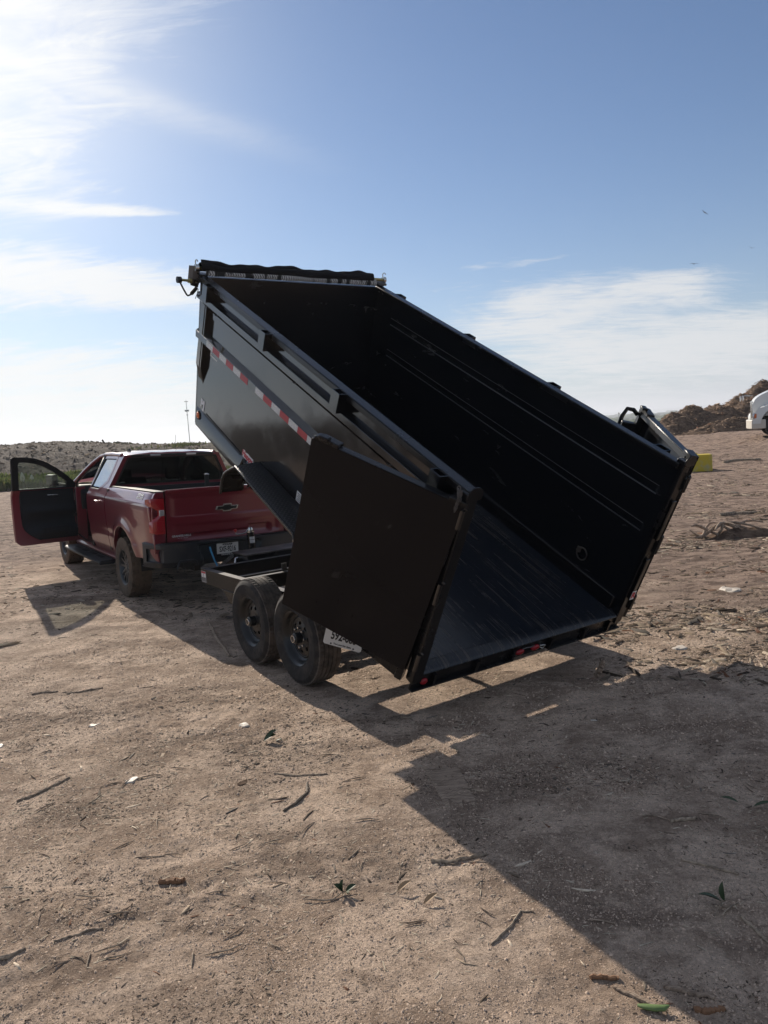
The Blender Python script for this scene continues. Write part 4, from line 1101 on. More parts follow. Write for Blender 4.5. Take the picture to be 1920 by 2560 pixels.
jk = MB().tube([(4.40, 0, .30), (4.40, 0, .90)], .047, 14).build('tongue_jack', m_black2, trailer, smooth=50)
MB().lathe([(0, .945), (.03, .94), (.036, .915), (.036, .895), (.048, .893), (.048, .88)], 14, Matrix.Translation((4.40, 0, 0)), axis='z').build('jack_head', m_chrome, jk, smooth=50)
MB().tube([(4.40, .03, .92), (4.405, .05, .885), (4.41, .09, .872), (4.42, .165, .868), (4.42, .182, .875), (4.42, .186, .90)], .0085, 8).build('jack_crank', m_chrome, jk, smooth=60)
MB().tube([(4.42, .186, .90), (4.42, .190, .925), (4.42, .192, .94)], [.012, .024, .016], 10).build('crank_knob', m_redknob if 'm_redknob' in globals() else m_tape_r, jk, smooth=60)
for z0, z1 in ((.79, .825), (.745, .785)):
    s_ = MB().add([(4.40 - .050 * math.cos(a), .050 * math.sin(a), z) for a in np.linspace(-.75, .75, 7) for z in (z0, z1)], [(2 * i, 2 * i + 2, 2 * i + 3, 2 * i + 1) for i in range(6)]).build('jack_sticker', m_silver, jk)
MB().tube([(4.60, .47, .735), (4.50, .503, .705), (4.49, .47, .58), (4.47, .44, .49), (4.36, .40, .44)], .011, 8).build('breakaway_cable', m_blue, trailer, smooth=60)
chain('safety_chain', (4.6, .10, .50), (4.98, .12, .50), .14, 26, trailer, .02, m_chrome)

# number plate hanging behind the rear wheel, below the near barn door
pbl = V(.605, 1.215, .425); pX = (V(.385, .98, .325) - pbl).normalized(); pZ = pX.cross(V(0, 0, 1)).normalized(); pY = pZ.cross(pX)
MPl = frame_m(pbl + pX * .1525 + pY * .076, pX, pY, pZ)
hw_, hh_, c_ = .1525, .076, .012
plo = MB().prism([(-hw_ + c_, -hh_), (hw_ - c_, -hh_), (hw_, -hh_ + c_), (hw_, hh_ - c_), (hw_ - c_, hh_), (-hw_ + c_, hh_), (-hw_, hh_ - c_), (-hw_, -hh_ + c_)], 0, .0015, 'z').build('number_plate', m_plate, trailer, MPl)
Tz = lambda x_, y_: Matrix.Translation((x_, y_, .0024))
text('plate_number', '592-08S', .094, m_ink, plo, Tz(0, .004), sx=.66, bold=.003)
text('plate_state', 'TEXAS', .026, m_ink, plo, Tz(0, .062), bold=.001)
text('plate_motto', 'The Lone Star State', .0175, m_ink, plo, Tz(0, -.058), sx=1.0, bold=.0006)
for sx_ in (-.09, .09):
    MB().lathe([(0, .002), (.006, .0015), (.007, 0)], 10, Tz(sx_, -.062), axis='z').build('plate_bolt', m_ink, plo)
MB().bar(pbl + pX * .15 + pY * .14 - pZ * .004, V(.42, .96, .50), .03, .006).build('plate_bracket', m_black2, trailer)

# ------------------------------------------------------------------ wheels
def trailer_wheel_meshes():
    Rt, hw = .390, .118
    prof = [(.222, -.095), (.235, -.108), (.290, -.122), (.335, -.121), (.362, -.112), (.378, -.100)]
    tread = []
    for y0, y1 in ((-.098, -.062), (-.056, -.022), (-.016, .016), (.022, .056), (.062, .098)):
        tread += [(Rt - .011, y0 - .001), (Rt, y0), (Rt, y1), (Rt - .011, y1 + .001)]
    prof = prof + tread[1:-1] + [(.378, .100), (.362, .112), (.346, .1185), (.340, .1215), (.335, .121), (.290, .122), (.258, .117), (.235, .108), (.222, .095)]
    n_sh = len(prof)
    def rmod(k, i):
        r0 = prof[i][0]
        return -.006 if (r0 > .375 and abs(prof[i][1]) > .06 and k % 2 == 0) else 0
    ty_ = MB().lathe(prof, 120, rmod=rmod)
    rim = MB().lathe([(.222, -.10), (.212, -.09), (.205, -.05), (.205, .05), (.212, .085), (.226, .096), (.232, .103), (.228, .107), (.218, .100), (.207, .088), (.200, .060), (.188, .045), (.178, .042), (.172, .050), (.164, .052), (.158, .044)], 64)
    disc = MB(); n_h = 8; r0, r1, rc = .072, .158, .119
    for s_ in range(n_h):
        a0 = 2 * math.pi * s_ / n_h; w_ = 2 * math.pi / n_h
        M_ = 24; outer = []; inner = []
        for k in range(M_):
            t = k / M_ * 4; seg = int(t); f_ = t - seg
            aa_, rr2 = [(a0 + w_ * f_, r0), (a0 + w_, r0 + (r1 - r0) * f_), (a0 + w_ * (1 - f_), r1), (a0, r1 - (r1 - r0) * f_)][seg]
            outer.append((aa_, rr2))
            th = -math.pi * .75 + 2 * math.pi * k / M_
            ca = a0 + w_ / 2
            inner.append((ca + .0215 / rc * math.cos(th), rc + .0165 * math.sin(th)))
        def prt(p, h): return (p[1] * math.cos(p[0]), h, p[1] * math.sin(p[0]))
        hgt = lambda rr3: .044 - .020 * sstep(np.array(abs(rr3 - .118)), .02, .045) * 0 + .014 * float(sstep(np.array(rr3), .15, .085))
        o_l = [prt(p, hgt(p[1])) for p in outer]; i_l = [prt(p, hgt(p[1])) for p in inner]; b_l = [prt(p, hgt(p[1]) - .014) for p in inner]
        disc.ring(o_l, i_l); disc.ring(i_l, b_l)
    back = MB().lathe([(.158, .012), (.05, .012)], 32)
    hub = MB().lathe([(.0, .128), (.026, .128), (.030, .124), (.030, .118), (.036, .116), (.046, .112), (.047, .062), (.074, .060), (.076, .054)], 32)
    cap = MB().lathe([(.0, .122), (.024, .122), (.024, .131), (.031, .131), (.033, .126), (.033, .114)], 28)
    nut = MB().lathe([(0, .024), (.010, .022), (.012, .016), (.012, .0)], 6)
    return ty_, rim, disc, back, hub, cap, nut
tyM, rimM, discM, backM, hubM, capM, nutM = trailer_wheel_meshes()
def trailer_wheel(x_, sgn, first=None):
    Mw = Matrix.Translation((x_, sgn * 1.130, .386)) @ (Matrix.Rotation(0 if sgn > 0 else math.pi, 4, 'Z')) @ Matrix.Rotation(random.uniform(0, 6), 4, 'Y')
    if first is None:
        w_ = empty('wheel', Mw, trailer)
        t_ = tyM.build('tyre', m_tyre, w_, smooth=28); t_.data.materials.append(m_tread)
        for p in t_.data.polygons:
            c_ = p.center
            if math.hypot(c_.x, c_.z) > .372: p.material_index = 1
        rimM.build('rim', m_rim, w_, smooth=40); discM.build('wheel_disc', m_rim, w_, smooth=40); backM.build('brake_drum', m_ink, w_)
        hubM.build('hub', m_rim, w_, smooth=40); capM.build('hub_cap', m_chrome, w_, smooth=40)
        n0 = None
        for k in range(8):
            a = 2 * math.pi * (k + .5) / 8
            Mn = Matrix.Translation((.083 * math.cos(a), .056, .083 * math.sin(a)))
            if n0 is None: n0 = nutM.build('wheel_nut', m_chrome, w_, Mn)
            else:
                c_ = n0.copy(); COL.objects.link(c_); c_.parent = w_; c_.matrix_local = Mn
        return w_
    w_ = first.copy(); COL.objects.link(w_); w_.parent = trailer; w_.matrix_local = Mw
    for ch_ in first.children:
        c_ = ch_.copy(); COL.objects.link(c_); c_.parent = w_; c_.matrix_local = ch_.matrix_local
    return w_
w1 = trailer_wheel(1.022, 1)
for x_, sgn in ((1.888, 1), (1.022, -1), (1.888, -1)):
    trailer_wheel(x_, sgn, w1)
for x_ in (1.022, 1.888):
    MB().tube([(x_, -1.05, .386), (x_, 1.05, .386)], .045, 12).build('axle', m_black2, trailer, smooth=60)
    for sgn in (1, -1):
        MB().bar((x_ - .33, sgn * .965, .46), (x_, sgn * .965, .41), .05, .03).bar((x_, sgn * .965, .41), (x_ + .33, sgn * .965, .46), .05, .03).build('leaf_spring', m_black2, trailer)
# ------------------------------------------------------------------ pickup
# truck frame: x forward from near the rear axle, y to its left, z up
pickup = thing('pickup_truck', 'dusty dark red crew cab pickup with its driver door open, hitched to the trailer', 'pickup truck', TRUCK)
AX_R, AX_F, RAD = .10, 3.845, .408
PROF = [(.46, .90), (.50, .925), (.60, .958), (.75, .983), (.95, 1.0), (1.10, 1.010), (1.22, 1.012), (1.285, 1.008), (1.318, 1.0), (1.335, .988), (1.39, .958), (1.435, .935), (1.455, .915), (1.465, .895)]
PZ = [p[0] for p in PROF]; PY = [p[1] for p in PROF]
def side_y(x, z):
    y = float(np.interp(z, PZ, PY))
    for ax in (AX_R, AX_F):
        r = math.hypot(x - ax, z - .43)
        if z > .43 or abs(x - ax) < .7:
            y += .034 * math.exp(-((r - .55) / .085) ** 2) * (1 if z < 1.25 else max(0, 1 - (z - 1.25) / .08))
    if x < -.90: y -= .05 * ((-.90 - x) / .23) ** 2
    if x > 4.1: y -= .22 * ((x - 4.1) / .62) ** 2
    # bright character line sweeping along the doors
    y -= .008 * math.exp(-((z - (.80 + .015 * x)) / .05) ** 2)
    return y
def zlow(x, base):
    z = base
    for ax in (AX_R, AX_F):
        q_ = .53 ** 2 - (x - ax) ** 2
        if q_ > 0: z = max(z, .43 + math.sqrt(q_))
    return z
def body_panel(name, x0, x1, base, ztop, sgn, n=None, parent=None, topf=None, material=None, lip=True):
    n = n or max(8, int((x1 - x0) / .045)); xs = np.linspace(x0, x1, n)
    lev = sorted(set(list(np.linspace(.45, 1.46, 34)) + PZ))
    g = []
    for x in xs:
        zl = zlow(x, base(x) if callable(base) else base); zt = topf(x) if topf else ztop
        row = [(x, sgn * side_y(x, min(max(z, zl), zt)), min(max(z, zl), zt)) for z in lev]
        if lip:
            row = [(row[0][0], row[0][1] - sgn * .05, row[0][2] + .004)] + row + [(row[-1][0], row[-1][1] - sgn * .07, row[-1][2] + .002)]
        g.append(row)
    # returned edges at both ends give the shut line its depth
    e0 = [(p[0] + .002, p[1] - sgn * .02, p[2]) for p in g[0]]; e1 = [(p[0] - .002, p[1] - sgn * .02, p[2]) for p in g[-1]]
    return MB().grid([e0] + g + [e1]).build(name, material or m_red_paint, parent or pickup, smooth=32)

for sgn in (1, -1):
    bs = body_panel('bed_side', -1.125, .919, lambda x: .60 if x < -.35 else .50, 1.462, sgn)
    if sgn > 0:
        near_bed = bs
    body_panel('rear_door', .945, 1.990, .50, 1.375, sgn)
    body_panel('front_fender', 3.03, 4.72, lambda x: .52 if x < 3.5 else .50, 1.40, sgn, topf=lambda x: 1.40 - .10 * max(0, (x - 3.3) / 1.4))
    if sgn < 0: body_panel('front_door', 2.012, 3.015, .50, 1.375, sgn)
    MB().box(.895, .965, min(sgn * .90, sgn * .958), max(sgn * .90, sgn * .958), .55, 1.43).build('gap_seal', m_ink, pickup)
    # wheel houses
    for ax in (AX_R, AX_F):
        g = []
        for t in np.linspace(-.05, math.pi + .05, 26):
            g.append([(ax + .527 * math.cos(t), sgn * y, .43 + .527 * math.sin(t)) for y in (.93, .60)] + [(ax + .10 * math.cos(t), sgn * .60, .43 + .1 * math.sin(t))])
        MB().grid(g).build('wheel_house', m_ink, pickup, smooth=40)
    # sills
    MB().prism([(.90, .50), (.93, .44), (.91, .40), (.70, .40), (.70, .52)], .70, 3.30, 'x', Matrix.Diagonal((1, sgn, 1, 1))).build('rocker_panel', m_red_paint, pickup, bevel=.015)
    # step board
    st_ = MB().prism([(.86, .40), (1.09, .395), (1.125, .37), (1.115, .335), (.92, .33), (.86, .36)], .98, 3.28, 'x', Matrix.Diagonal((1, sgn, 1, 1))).build('running_board', m_plastic, pickup, bevel=.012)
    for k in range(4):
        MB().box(1.30 + k * .46, 1.62 + k * .46, sgn * .985 - .035, sgn * .985 + .035, .3965, .402).build('step_pad', m_rubber, st_, bevel=.004)
    for k in (1.2, 2.1, 3.0):
        MB().box(k - .03, k + .03, sgn * .70, sgn * .90, .37, .42).build('board_bracket', m_chrome, st_)
# cab floor, bed and firewall
MB().box(.93, 3.25, -.88, .88, .44, .50).build('cab_floor', m_trim, pickup)
bed = MB().box(-1.10, .90, -.80, .80, .86, .885).box(.86, .90, -.80, .80, .885, 1.44).build('bed_liner', m_plastic, pickup)
for sgn in (1, -1):
    MB().box(-1.10, .86, sgn * .80 - .012, sgn * .80 + .012, .886, 1.44).box(-.40, .60, min(sgn * .56, sgn * .787), max(sgn * .56, sgn * .787), .886, 1.06).build('bed_wall', m_plastic, pickup)
    MB().box(-1.12, .90, min(sgn * .79, sgn * .915), max(sgn * .79, sgn * .915), 1.455, 1.472).build('bed_rail_cap', m_plastic, pickup, bevel=.006)
for sgn in (1, -1):
    MB().box(-1.6 + .5, 4.5, sgn * .42 - .04, sgn * .42 + .04, .44, .58).build('chassis_rail', m_ink, pickup)
MB().tube([(AX_R, -.75, .41), (AX_R, .75, .41)], .05, 12).lathe([(.0, -.16), (.10, -.13), (.16, 0), (.10, .13), (0, .16)], 16, Matrix.Translation((AX_R, 0, .41))).build('rear_axle', m_ink, pickup, smooth=50)

# tailgate : modelled surface with lip, step line and lower recess
ys = np.linspace(-.795, .795, 54); zs = np.concatenate([np.linspace(.815, 1.40, 46), np.linspace(1.41, 1.482, 9)])
g = []
for y in ys:
    row = []
    for z in zs:
        x = -1.128 - .018 * (1 - (y / .8) ** 2)
        x -= .030 * float(sstep(np.array(z), 1.405, 1.45))                                    # top spoiler lip
        inner_ = float(sstep(np.array(.735 - abs(y) + (.10 if z < 1.08 else 0) * 0), 0, .05))
        x += .016 * float(sstep(np.array(z), 1.405, 1.375)) * inner_ * float(sstep(np.array(z), .86, .90))
        x -= .012 * float(sstep(np.array(z), 1.155, 1.135)) * inner_ * float(sstep(np.array(z), 1.02, 1.06))
        x += .022 * float(sstep(np.array(z), .985 - (.05 if y > -.30 else .0), .965 - (.05 if y > -.30 else .0))) * float(sstep(np.array(z), .845, .865)) * float(sstep(np.array(.62 - abs(y)), 0, .06))
        row.append((x, y, z + .012 * (1 - (y / .8) ** 2) * (z > 1.40)))
    row = row + [(row[-1][0] + .055, y, row[-1][2] + .004), (-1.06, y, 1.47)]
    g.append(row)
for s_, k in ((1, 0), (-1, -1)):
    pass
g = [[(p[0] + .04, p[1], p[2]) for p in g[0]]] + g + [[(p[0] + .04, p[1], p[2]) for p in g[-1]]]
tg = MB().grid(g).build('tailgate', m_red_paint, pickup, smooth=30)
MB().box(-1.085, -1.05, -.79, .79, .82, 1.46).build('tailgate_inner', m_plastic, tg)
# bow tie emblem : black centre in a bright surround
def emblem(scale, x, material, name, parent):
    p = [(-.5, -.18), (-.27, -.18), (-.27, -.30), (.16, -.30), (.20, -.20), (.53, -.20), (.5, .17), (.27, .17), (.22, .30), (-.2, .30), (-.23, .17), (-.45, .17)]
    p = [(-.50, .17), (-.20, .17), (-.17, .34), (.20, .34), (.22, .17), (.53, .17), (.47, -.17), (.19, -.17), (.16, -.34), (-.21, -.34), (-.22, -.17), (-.56, -.17)]
    hw = .15 * scale[0]; hh = .145 * scale[1]
    return MB().prism([(-a * hw * 2 * .97, 1.218 + b_ * hh) for a, b_ in p], x, x + .006, 'x').build(name, material, parent, bevel=.0015)
em = emblem((1.0, 1.0), -1.1445 - .006, m_chrome, 'emblem', tg)
emblem((.86, .70), -1.1525 - .002, m_ink, 'emblem_centre', em)
RT = lambda x, y, z: frame_m((x, y, z), (0, -1, 0), (0, 0, 1), (-1, 0, 0))       # text facing the rear
text('dealer_lettering', 'GRANITE HILLS', .034, m_silver, tg, RT(-1.134, .615, .905), sx=1.05, bold=.001)
text('dealer_lettering', '—  —    — —', .022, m_silver, tg, RT(-1.134, .60, .878), bold=.0005)
# gap trim strips either side of the tailgate
for sgn in (1, -1):
    MB().box(-1.105, -1.06, sgn * .800, sgn * .815, .80, 1.45).build('gap_seal', m_ink, pickup)
    MB().prism([(.816, 1.462), (.90, 1.462), (.93, 1.44), (.955, 1.385), (.816, 1.385)], -1.14, -1.08, 'x', Matrix.Diagonal((1, sgn, 1, 1))).build('corner_post', m_red_paint, pickup, bevel=.008)
    MB().prism([(.816, .945), (.965, .945), (.955, .70), (.816, .80)], -1.135, -1.08, 'x', Matrix.Diagonal((1, sgn, 1, 1))).build('lower_corner', m_red_paint, pickup, bevel=.010)
    # tail lamp wrapped round the corner, waisted in the middle
    rows = []
    for z, yo, w_ in ((.948, .935, 1), (.965, .968, 1), (1.02, .972, 1), (1.10, .968, 1), (1.135, .955, 1), (1.165, .905, .8), (1.19, .885, .7), (1.235, .890, .7), (1.262, .940, .9), (1.285, .975, 1), (1.33, .982, 1), (1.372, .980, 1), (1.386, .962, .8)):
        row = []
        for t in np.linspace(0, 1, 11):
            y = .822 + (yo - .822) * min(1, t / .62)
            wrap = max(0, t - .62) / .38
            x = -1.158 + .018 * (t / .62 if t < .62 else 1) ** 2 + .17 * wrap ** 1.2 * (w_ > .85) * (1.0 if z > 1.2 else .5)
            y = y + .018 * wrap
            row.append((x, sgn * y, z))
        rows.append(row)
    row0 = [(p[0] + .03, p[1] - sgn * .005, p[2]) for p in rows[0]]; row1 = [(p[0] + .03, p[1] - sgn * .005, p[2]) for p in rows[-1]]
    tl_ = MB().grid([row0] + rows + [row1]).build('tail_light', m_redlens, pickup, smooth=40)
    MB().box(-1.166, -1.15, min(sgn * .826, sgn * .886), max(sgn * .826, sgn * .886), 1.172, 1.245).build('reverse_lamp', m_clear, tl_, bevel=.006)
    MB().box(-1.164, -1.154, min(sgn * .845, sgn * .93), max(sgn * .845, sgn * .93), .985, 1.11).build('brake_lamp', m_redlens2, tl_, bevel=.012)
    MB().prism([(.89, 1.135), (.985, 1.10), (1.0, 1.29), (.93, 1.262), (.888, 1.215)], -1.10, -1.03, 'x', Matrix.Diagonal((1, sgn, 1, 1))).build('lamp_surround', m_red_paint, tl_, bevel=.01)
# bedside sticker, two lines along the shoulder
def side_text(body, x, z, size, sx):
    y = side_y(x, z); y2 = side_y(x, z + .04); tz = Vector((0, y2 - y, .04)).normalized(); tx = Vector((-1, (side_y(x - .02, z) - side_y(x + .02, z)) / .04, 0)).normalized()
    return text('bedside_lettering', body, size, m_white, near_bed, frame_m((x, y + .004, z), tx, tz, tx.cross(tz)), sx=sx, bold=.0015)
side_text('TRAIL', -.66, 1.417, .046, 2.2); side_text('BOSS', -.66, 1.378, .046, 2.5)

# bumper
ys = np.concatenate([np.linspace(-1.03, -.90, 8), np.linspace(-.88, .88, 60), np.linspace(.90, 1.03, 8)])
def bump_x(y, z):
    x = -1.27 + .06 * (abs(y) / .9) ** 4
    if abs(y) > .90: x = -1.21 + .34 * ((abs(y) - .90) / .13) ** 1.6
    rec = float(sstep(np.array(.36 - abs(y - .02)), 0, .07)) * float(sstep(np.array(z), .765, .74)) * float(sstep(np.array(z), .575, .60)) * 0
    x += .055 * float(sstep(np.array(.40 - abs(y - .03) + (z - .66) * .35), 0, .03)) * float(sstep(np.array(z), .80, .77))
    x += .10 * float(sstep(np.array(abs(y)), .885, .900)) * float(sstep(np.array(1.005 - abs(y)), 0, .01)) * float(sstep(np.array(z), .765, .757)) * float(sstep(np.array(z), .600, .608))   # corner step pockets
    x += .05 * float(sstep(np.array(z), .60, .52))
    return x
zs = [.525, .54, .57, .598, .602, .606, .62, .66, .70, .74, .755, .759, .764, .77, .785, .80, .812, .82]
g = []
for y in ys:
    row = [(bump_x(y, z), y * (1.0 if z > .55 else .985), z) for z in zs]
    row = [(row[0][0] + .12, y * .97, .53)] + row + [(row[-1][0] + .02, y, .832), (min(row[-1][0] + .16, -.82), y * .97, .832)]
    g.append(row)
bp = MB().grid(g).build('rear_bumper', m_bumper, pickup, smooth=32)
for sgn in (1, -1):
    pad = [(-1.262 + .06 * (abs(y) / .9) ** 4, sgn * y) for y in np.linspace(.42, .88, 8)]
    MB().prism([(x_ + .002, y_) for x_, y_ in pad] + [(x_ + .09, y_) for x_, y_ in reversed(pad)], .8325, .838, 'z').build('step_pad', m_rubber, bp)
    MB().prism([(.50, .535), (.47, .60), (.44, .615), (.68, .615), (.71, .60), (.755, .535)], -1.24, -1.10, 'x', Matrix.Diagonal((1, sgn, 1, 1))).build('exhaust_recess', m_ink, bp)
    e_ = [(.735, .512), (.705, .588), (.685, .606), (.515, .606), (.49, .588), (.475, .540)]
    MB().tube([(-1.262, sgn * y_, z_) for y_, z_ in e_], .013, 8).build('exhaust_surround', m_bumper, bp, smooth=50)
    MB().tube([(-1.12, sgn * .60, .535), (-1.25, sgn * .60, .545)], .052, 16).build('exhaust_tip', m_ink, bp, smooth=50)
# number plate
npl = MB().box(-1.232, -1.222, -.10, .215, .612, .782).build('number_plate', m_ink, bp, bevel=.004)
MB().box(-1.2345, -1.2325, -.088, .203, .640, .773).build('plate_face', m_plate, npl, bevel=.0006, seg=1)
text('plate_number', 'SXF-9216', .094, m_ink, npl, RT(-1.2352, .0575, .694), sx=.60, bold=.002)
text('plate_state', 'TEXAS', .034, m_ink, npl, RT(-1.2352, .0575, .753), sx=1.05, bold=.0012)
text('plate_holder_lettering', 'GRANITE HILLS', .026, m_silver, npl, RT(-1.2335, .045, .626), sx=1.15, bold=.0008)
for y_ in (.115, .0):
    MB().lathe([(0, .006), (.008, .004), (.009, 0)], 10, Matrix.Translation((-1.2345, y_, .757)) @ Matrix.Rotation(math.pi / 2, 4, 'Z')).build('plate_screw', m_ink, npl, smooth=50)
MB().box(-1.62, -1.05, -.032, .032, .43, .50).build('hitch_receiver', m_ink, pickup)

# ---- greenhouse
G0, G1z = 1.375, 1.90
def gy(z): return .964 - (.964 - .705) * (z - G0) / (G1z - G0)
def gp(sgn, x, z, off=0): return (x, sgn * (gy(z) + off), z)
def resample(loop, n):
    """n points along a closed loop, corners kept"""
    L = [math.dist(loop[i], loop[(i + 1) % len(loop)]) for i in range(len(loop))]; tot = sum(L); out = []
    cnt = [max(1, round(n * l / tot)) for l in L]
    while sum(cnt) > n: cnt[cnt.index(max(cnt))] -= 1
    while sum(cnt) < n: cnt[L.index(max(L))] += 1
    for i, c_ in enumerate(cnt):
        a, b_ = loop[i], loop[(i + 1) % len(loop)]
        for k in range(c_):
            out.append((a[0] + (b_[0] - a[0]) * k / c_, a[1] + (b_[1] - a[1]) * k / c_))
    return out
def window_frame(name, sgn, outer, inner, material, parent, off=0.0, thick=.03):
    # same number of points per side so the bridge stays clean
    n = 8
    def sub(loop): return [(loop[i][0] + (loop[(i + 1) % len(loop)][0] - loop[i][0]) * k / n, loop[i][1] + (loop[(i + 1) % len(loop)][1] - loop[i][1]) * k / n) for i in range(len(loop)) for k in range(n)]
    o1, i1 = sub(outer), sub(inner)
    mb = MB(); O = [gp(sgn, x, z, off) for x, z in o1]; I = [gp(sgn, x, z, off) for x, z in i1]; I2 = [(p[0], p[1] - sgn * thick, p[2]) for p in I]; O2 = [(p[0], p[1] - sgn * thick, p[2]) for p in O]
    mb.ring(O, I); mb.ring(I, I2); mb.ring(O, O2); mb.ring(O2, I2)
    return mb.build(name, material, parent, smooth=30)
for sgn in (1, -1):
    rd_ = [o_ for o_ in pickup.children if o_.name.startswith('rear_door')][0 if sgn > 0 else 1]
    out = [(1.995, 1.376), (1.90, 1.885), (1.12, 1.885), (1.08, 1.70), (1.10, 1.52), (1.44, 1.376)]
    inn = [(1.945, 1.398), (1.845, 1.850), (1.165, 1.850), (1.145, 1.70), (1.19, 1.535), (1.48, 1.398)]
    window_frame('window_frame', sgn, out, inn, m_red_paint, rd_, .004)
    tr_ = [(p[0] + (1.5 - p[0]) * .035, p[1] + (1.66 - p[1]) * .045) for p in inn]
    window_frame('window_seal', sgn, inn, tr_, m_mattegrey if sgn > 0 else m_ink, rd_, .002, .012)
    MB().add([gp(sgn, x, z, -.012) for x, z in inn], [tuple(range(len(inn)))]).build('window', m_side, rd_)
    # handle
    hd = MB().tube([(1.38, sgn * 1.012, 1.238), (1.36, sgn * 1.048, 1.240), (1.20, sgn * 1.050, 1.240), (1.17, sgn * 1.012, 1.238)], .016, 8).build('door_handle', m_red_paint, rd_, smooth=60)
    # C pillar of the cab and the roof side
    n_ = 10
    cpil = [[gp(sgn, x0 + (x1 - x0) * t, z) for t in np.linspace(0, 1, 5)] for z, x0, x1 in ((1.376, .925, 1.44), (1.45, .92, 1.27), (1.52, .915, 1.105), (1.70, .885, 1.082), (1.885, .860, 1.122), (1.905, .855, 1.13))]
    MB().grid(cpil).build('rear_pillar', m_red_paint, pickup, smooth=40)
    # A pillar, B pillar and cant rail
    roofline = [(1.0, 1.900), (1.5, 1.912), (1.9, 1.905), (2.15, 1.875), (2.45, 1.775), (2.75, 1.640), (3.02, 1.490), (3.24, 1.385)]
    rp = [V(x, sgn * (gy(z) - .004), z) for x, z in roofline]
    MB().tube(rp, [.030, .030, .030, .030, .034, .036, .038, .042], 8).build('roof_pillar', m_red_paint, pickup, smooth=60)
    MB().bar((1.97, sgn * .90, 1.43), (1.87, sgn * .70, 1.89), .10, .05, (0, 1, 0)).build('centre_pillar', m_ink, pickup)
    if sgn < 0:
        MB().add([gp(sgn, x, z, -.01) for x, z in [(2.03, 1.38), (1.93, 1.87), (2.13, 1.86), (2.45, 1.76), (2.98, 1.46), (3.0, 1.38)]], [(0, 1, 2, 3, 4, 5)]).build('window', m_tint, pickup)
# lower centre pillar and door aperture on the near side
MB().box(1.93, 2.06, .78, .955, .50, 1.375).build('centre_pillar', m_trim, pickup, bevel=.01)
MB().box(2.96, 3.04, .80, .955, .50, 1.38).build('hinge_pillar', m_red_paint, pickup, bevel=.01)
MB().tube([(2.0, .95, .55), (2.0, .965, 1.0), (1.99, .955, 1.36), (1.89, .73, 1.86), (2.12, .70, 1.86), (2.45, .755, 1.75), (2.98, .91, 1.47), (3.0, .96, 1.3), (3.0, .95, .60), (2.5, .93, .53), (2.0, .95, .55)], .013, 6).build('door_weatherstrip', m_ink, pickup, smooth=60)
# roof
g = []
for x in np.linspace(.845, 2.30, 30):
    row = []
    zc = 1.952 - .050 * max(0, (x - 1.75) / .55) ** 2 - .022 * max(0, (1.25 - x) / .4) ** 2
    hw = .715 + .006 * math.sin(x)
    for t in np.linspace(-1, 1, 33):
        y = t * hw
        z = zc - .042 * abs(t) ** 3.2 - (.02 if abs(t) > .97 else 0) + .006 * math.exp(-((abs(y) - .32) / .05) ** 2) - .004 * math.exp(-((abs(y) - .16) / .05) ** 2)
        row.append((x, y, z))
    g.append(row)
lip = [(p[0] - .012, p[1], p[2] - .012 - .012 * math.exp(-(p[1] / .5) ** 4)) for p in g[0]]; lip2 = [(p[0] + .03, p[1], p[2] - .02) for p in lip]
rf = MB().grid([lip2, lip] + g).build('roof', m_red_paint, pickup, smooth=40)
MB().box(.815, .84, -.62, .62, 1.872, 1.906).build('brake_light_strip', m_ink, rf, bevel=.006)
for y_ in (.27, -.27):
    MB().box(.808, .8145, y_ - .075, y_ + .075, 1.876, 1.904).build('cargo_lamp', m_clear, rf, bevel=.003)
MB().prism([(1.62, 1.94), (1.80, 1.94), (1.66, 1.995)], -.012 + .40, .012 + .40).build('roof_fin', m_ink, rf, bevel=.004)
# rear wall and rear window
MB().box(.905, .93, -.90, .90, .60, 1.46).build('cab_back', m_red_paint, pickup, bevel=.01)
rw_o = [(.935, 1.455), (.712, 1.902), (-.712, 1.902), (-.935, 1.455)]; rw_i = [(.858, 1.475), (.672, 1.868), (-.672, 1.868), (-.858, 1.475)]
rx = lambda z: .905 - .07 * (z - 1.455) / .45
n = 10
sub = lambda loop: [(loop[i][0] + (loop[(i + 1) % 4][0] - loop[i][0]) * k / n, loop[i][1] + (loop[(i + 1) % 4][1] - loop[i][1]) * k / n) for i in range(4) for k in range(n)]
O = [(rx(z), y, z) for y, z in sub(rw_o)]; I = [(rx(z) - .004, y, z) for y, z in sub(rw_i)]
MB().ring(O, I).ring(I, [(p[0] + .02, p[1], p[2]) for p in I]).build('rear_window_frame', m_red_paint, pickup, smooth=30)
rg = MB().add([(rx(z) + .012, y, z) for y, z in rw_i], [(0, 1, 2, 3)]).build('rear_window', m_tint, pickup)
MB().ring([(rx(z) + .004, y, z) for y, z in sub(rw_i)], [(rx(z) + .004, y * .955, 1.475 + (z - 1.475) * .93 + .012) for y, z in sub(rw_i)]).build('window_seal', m_ink, rg)
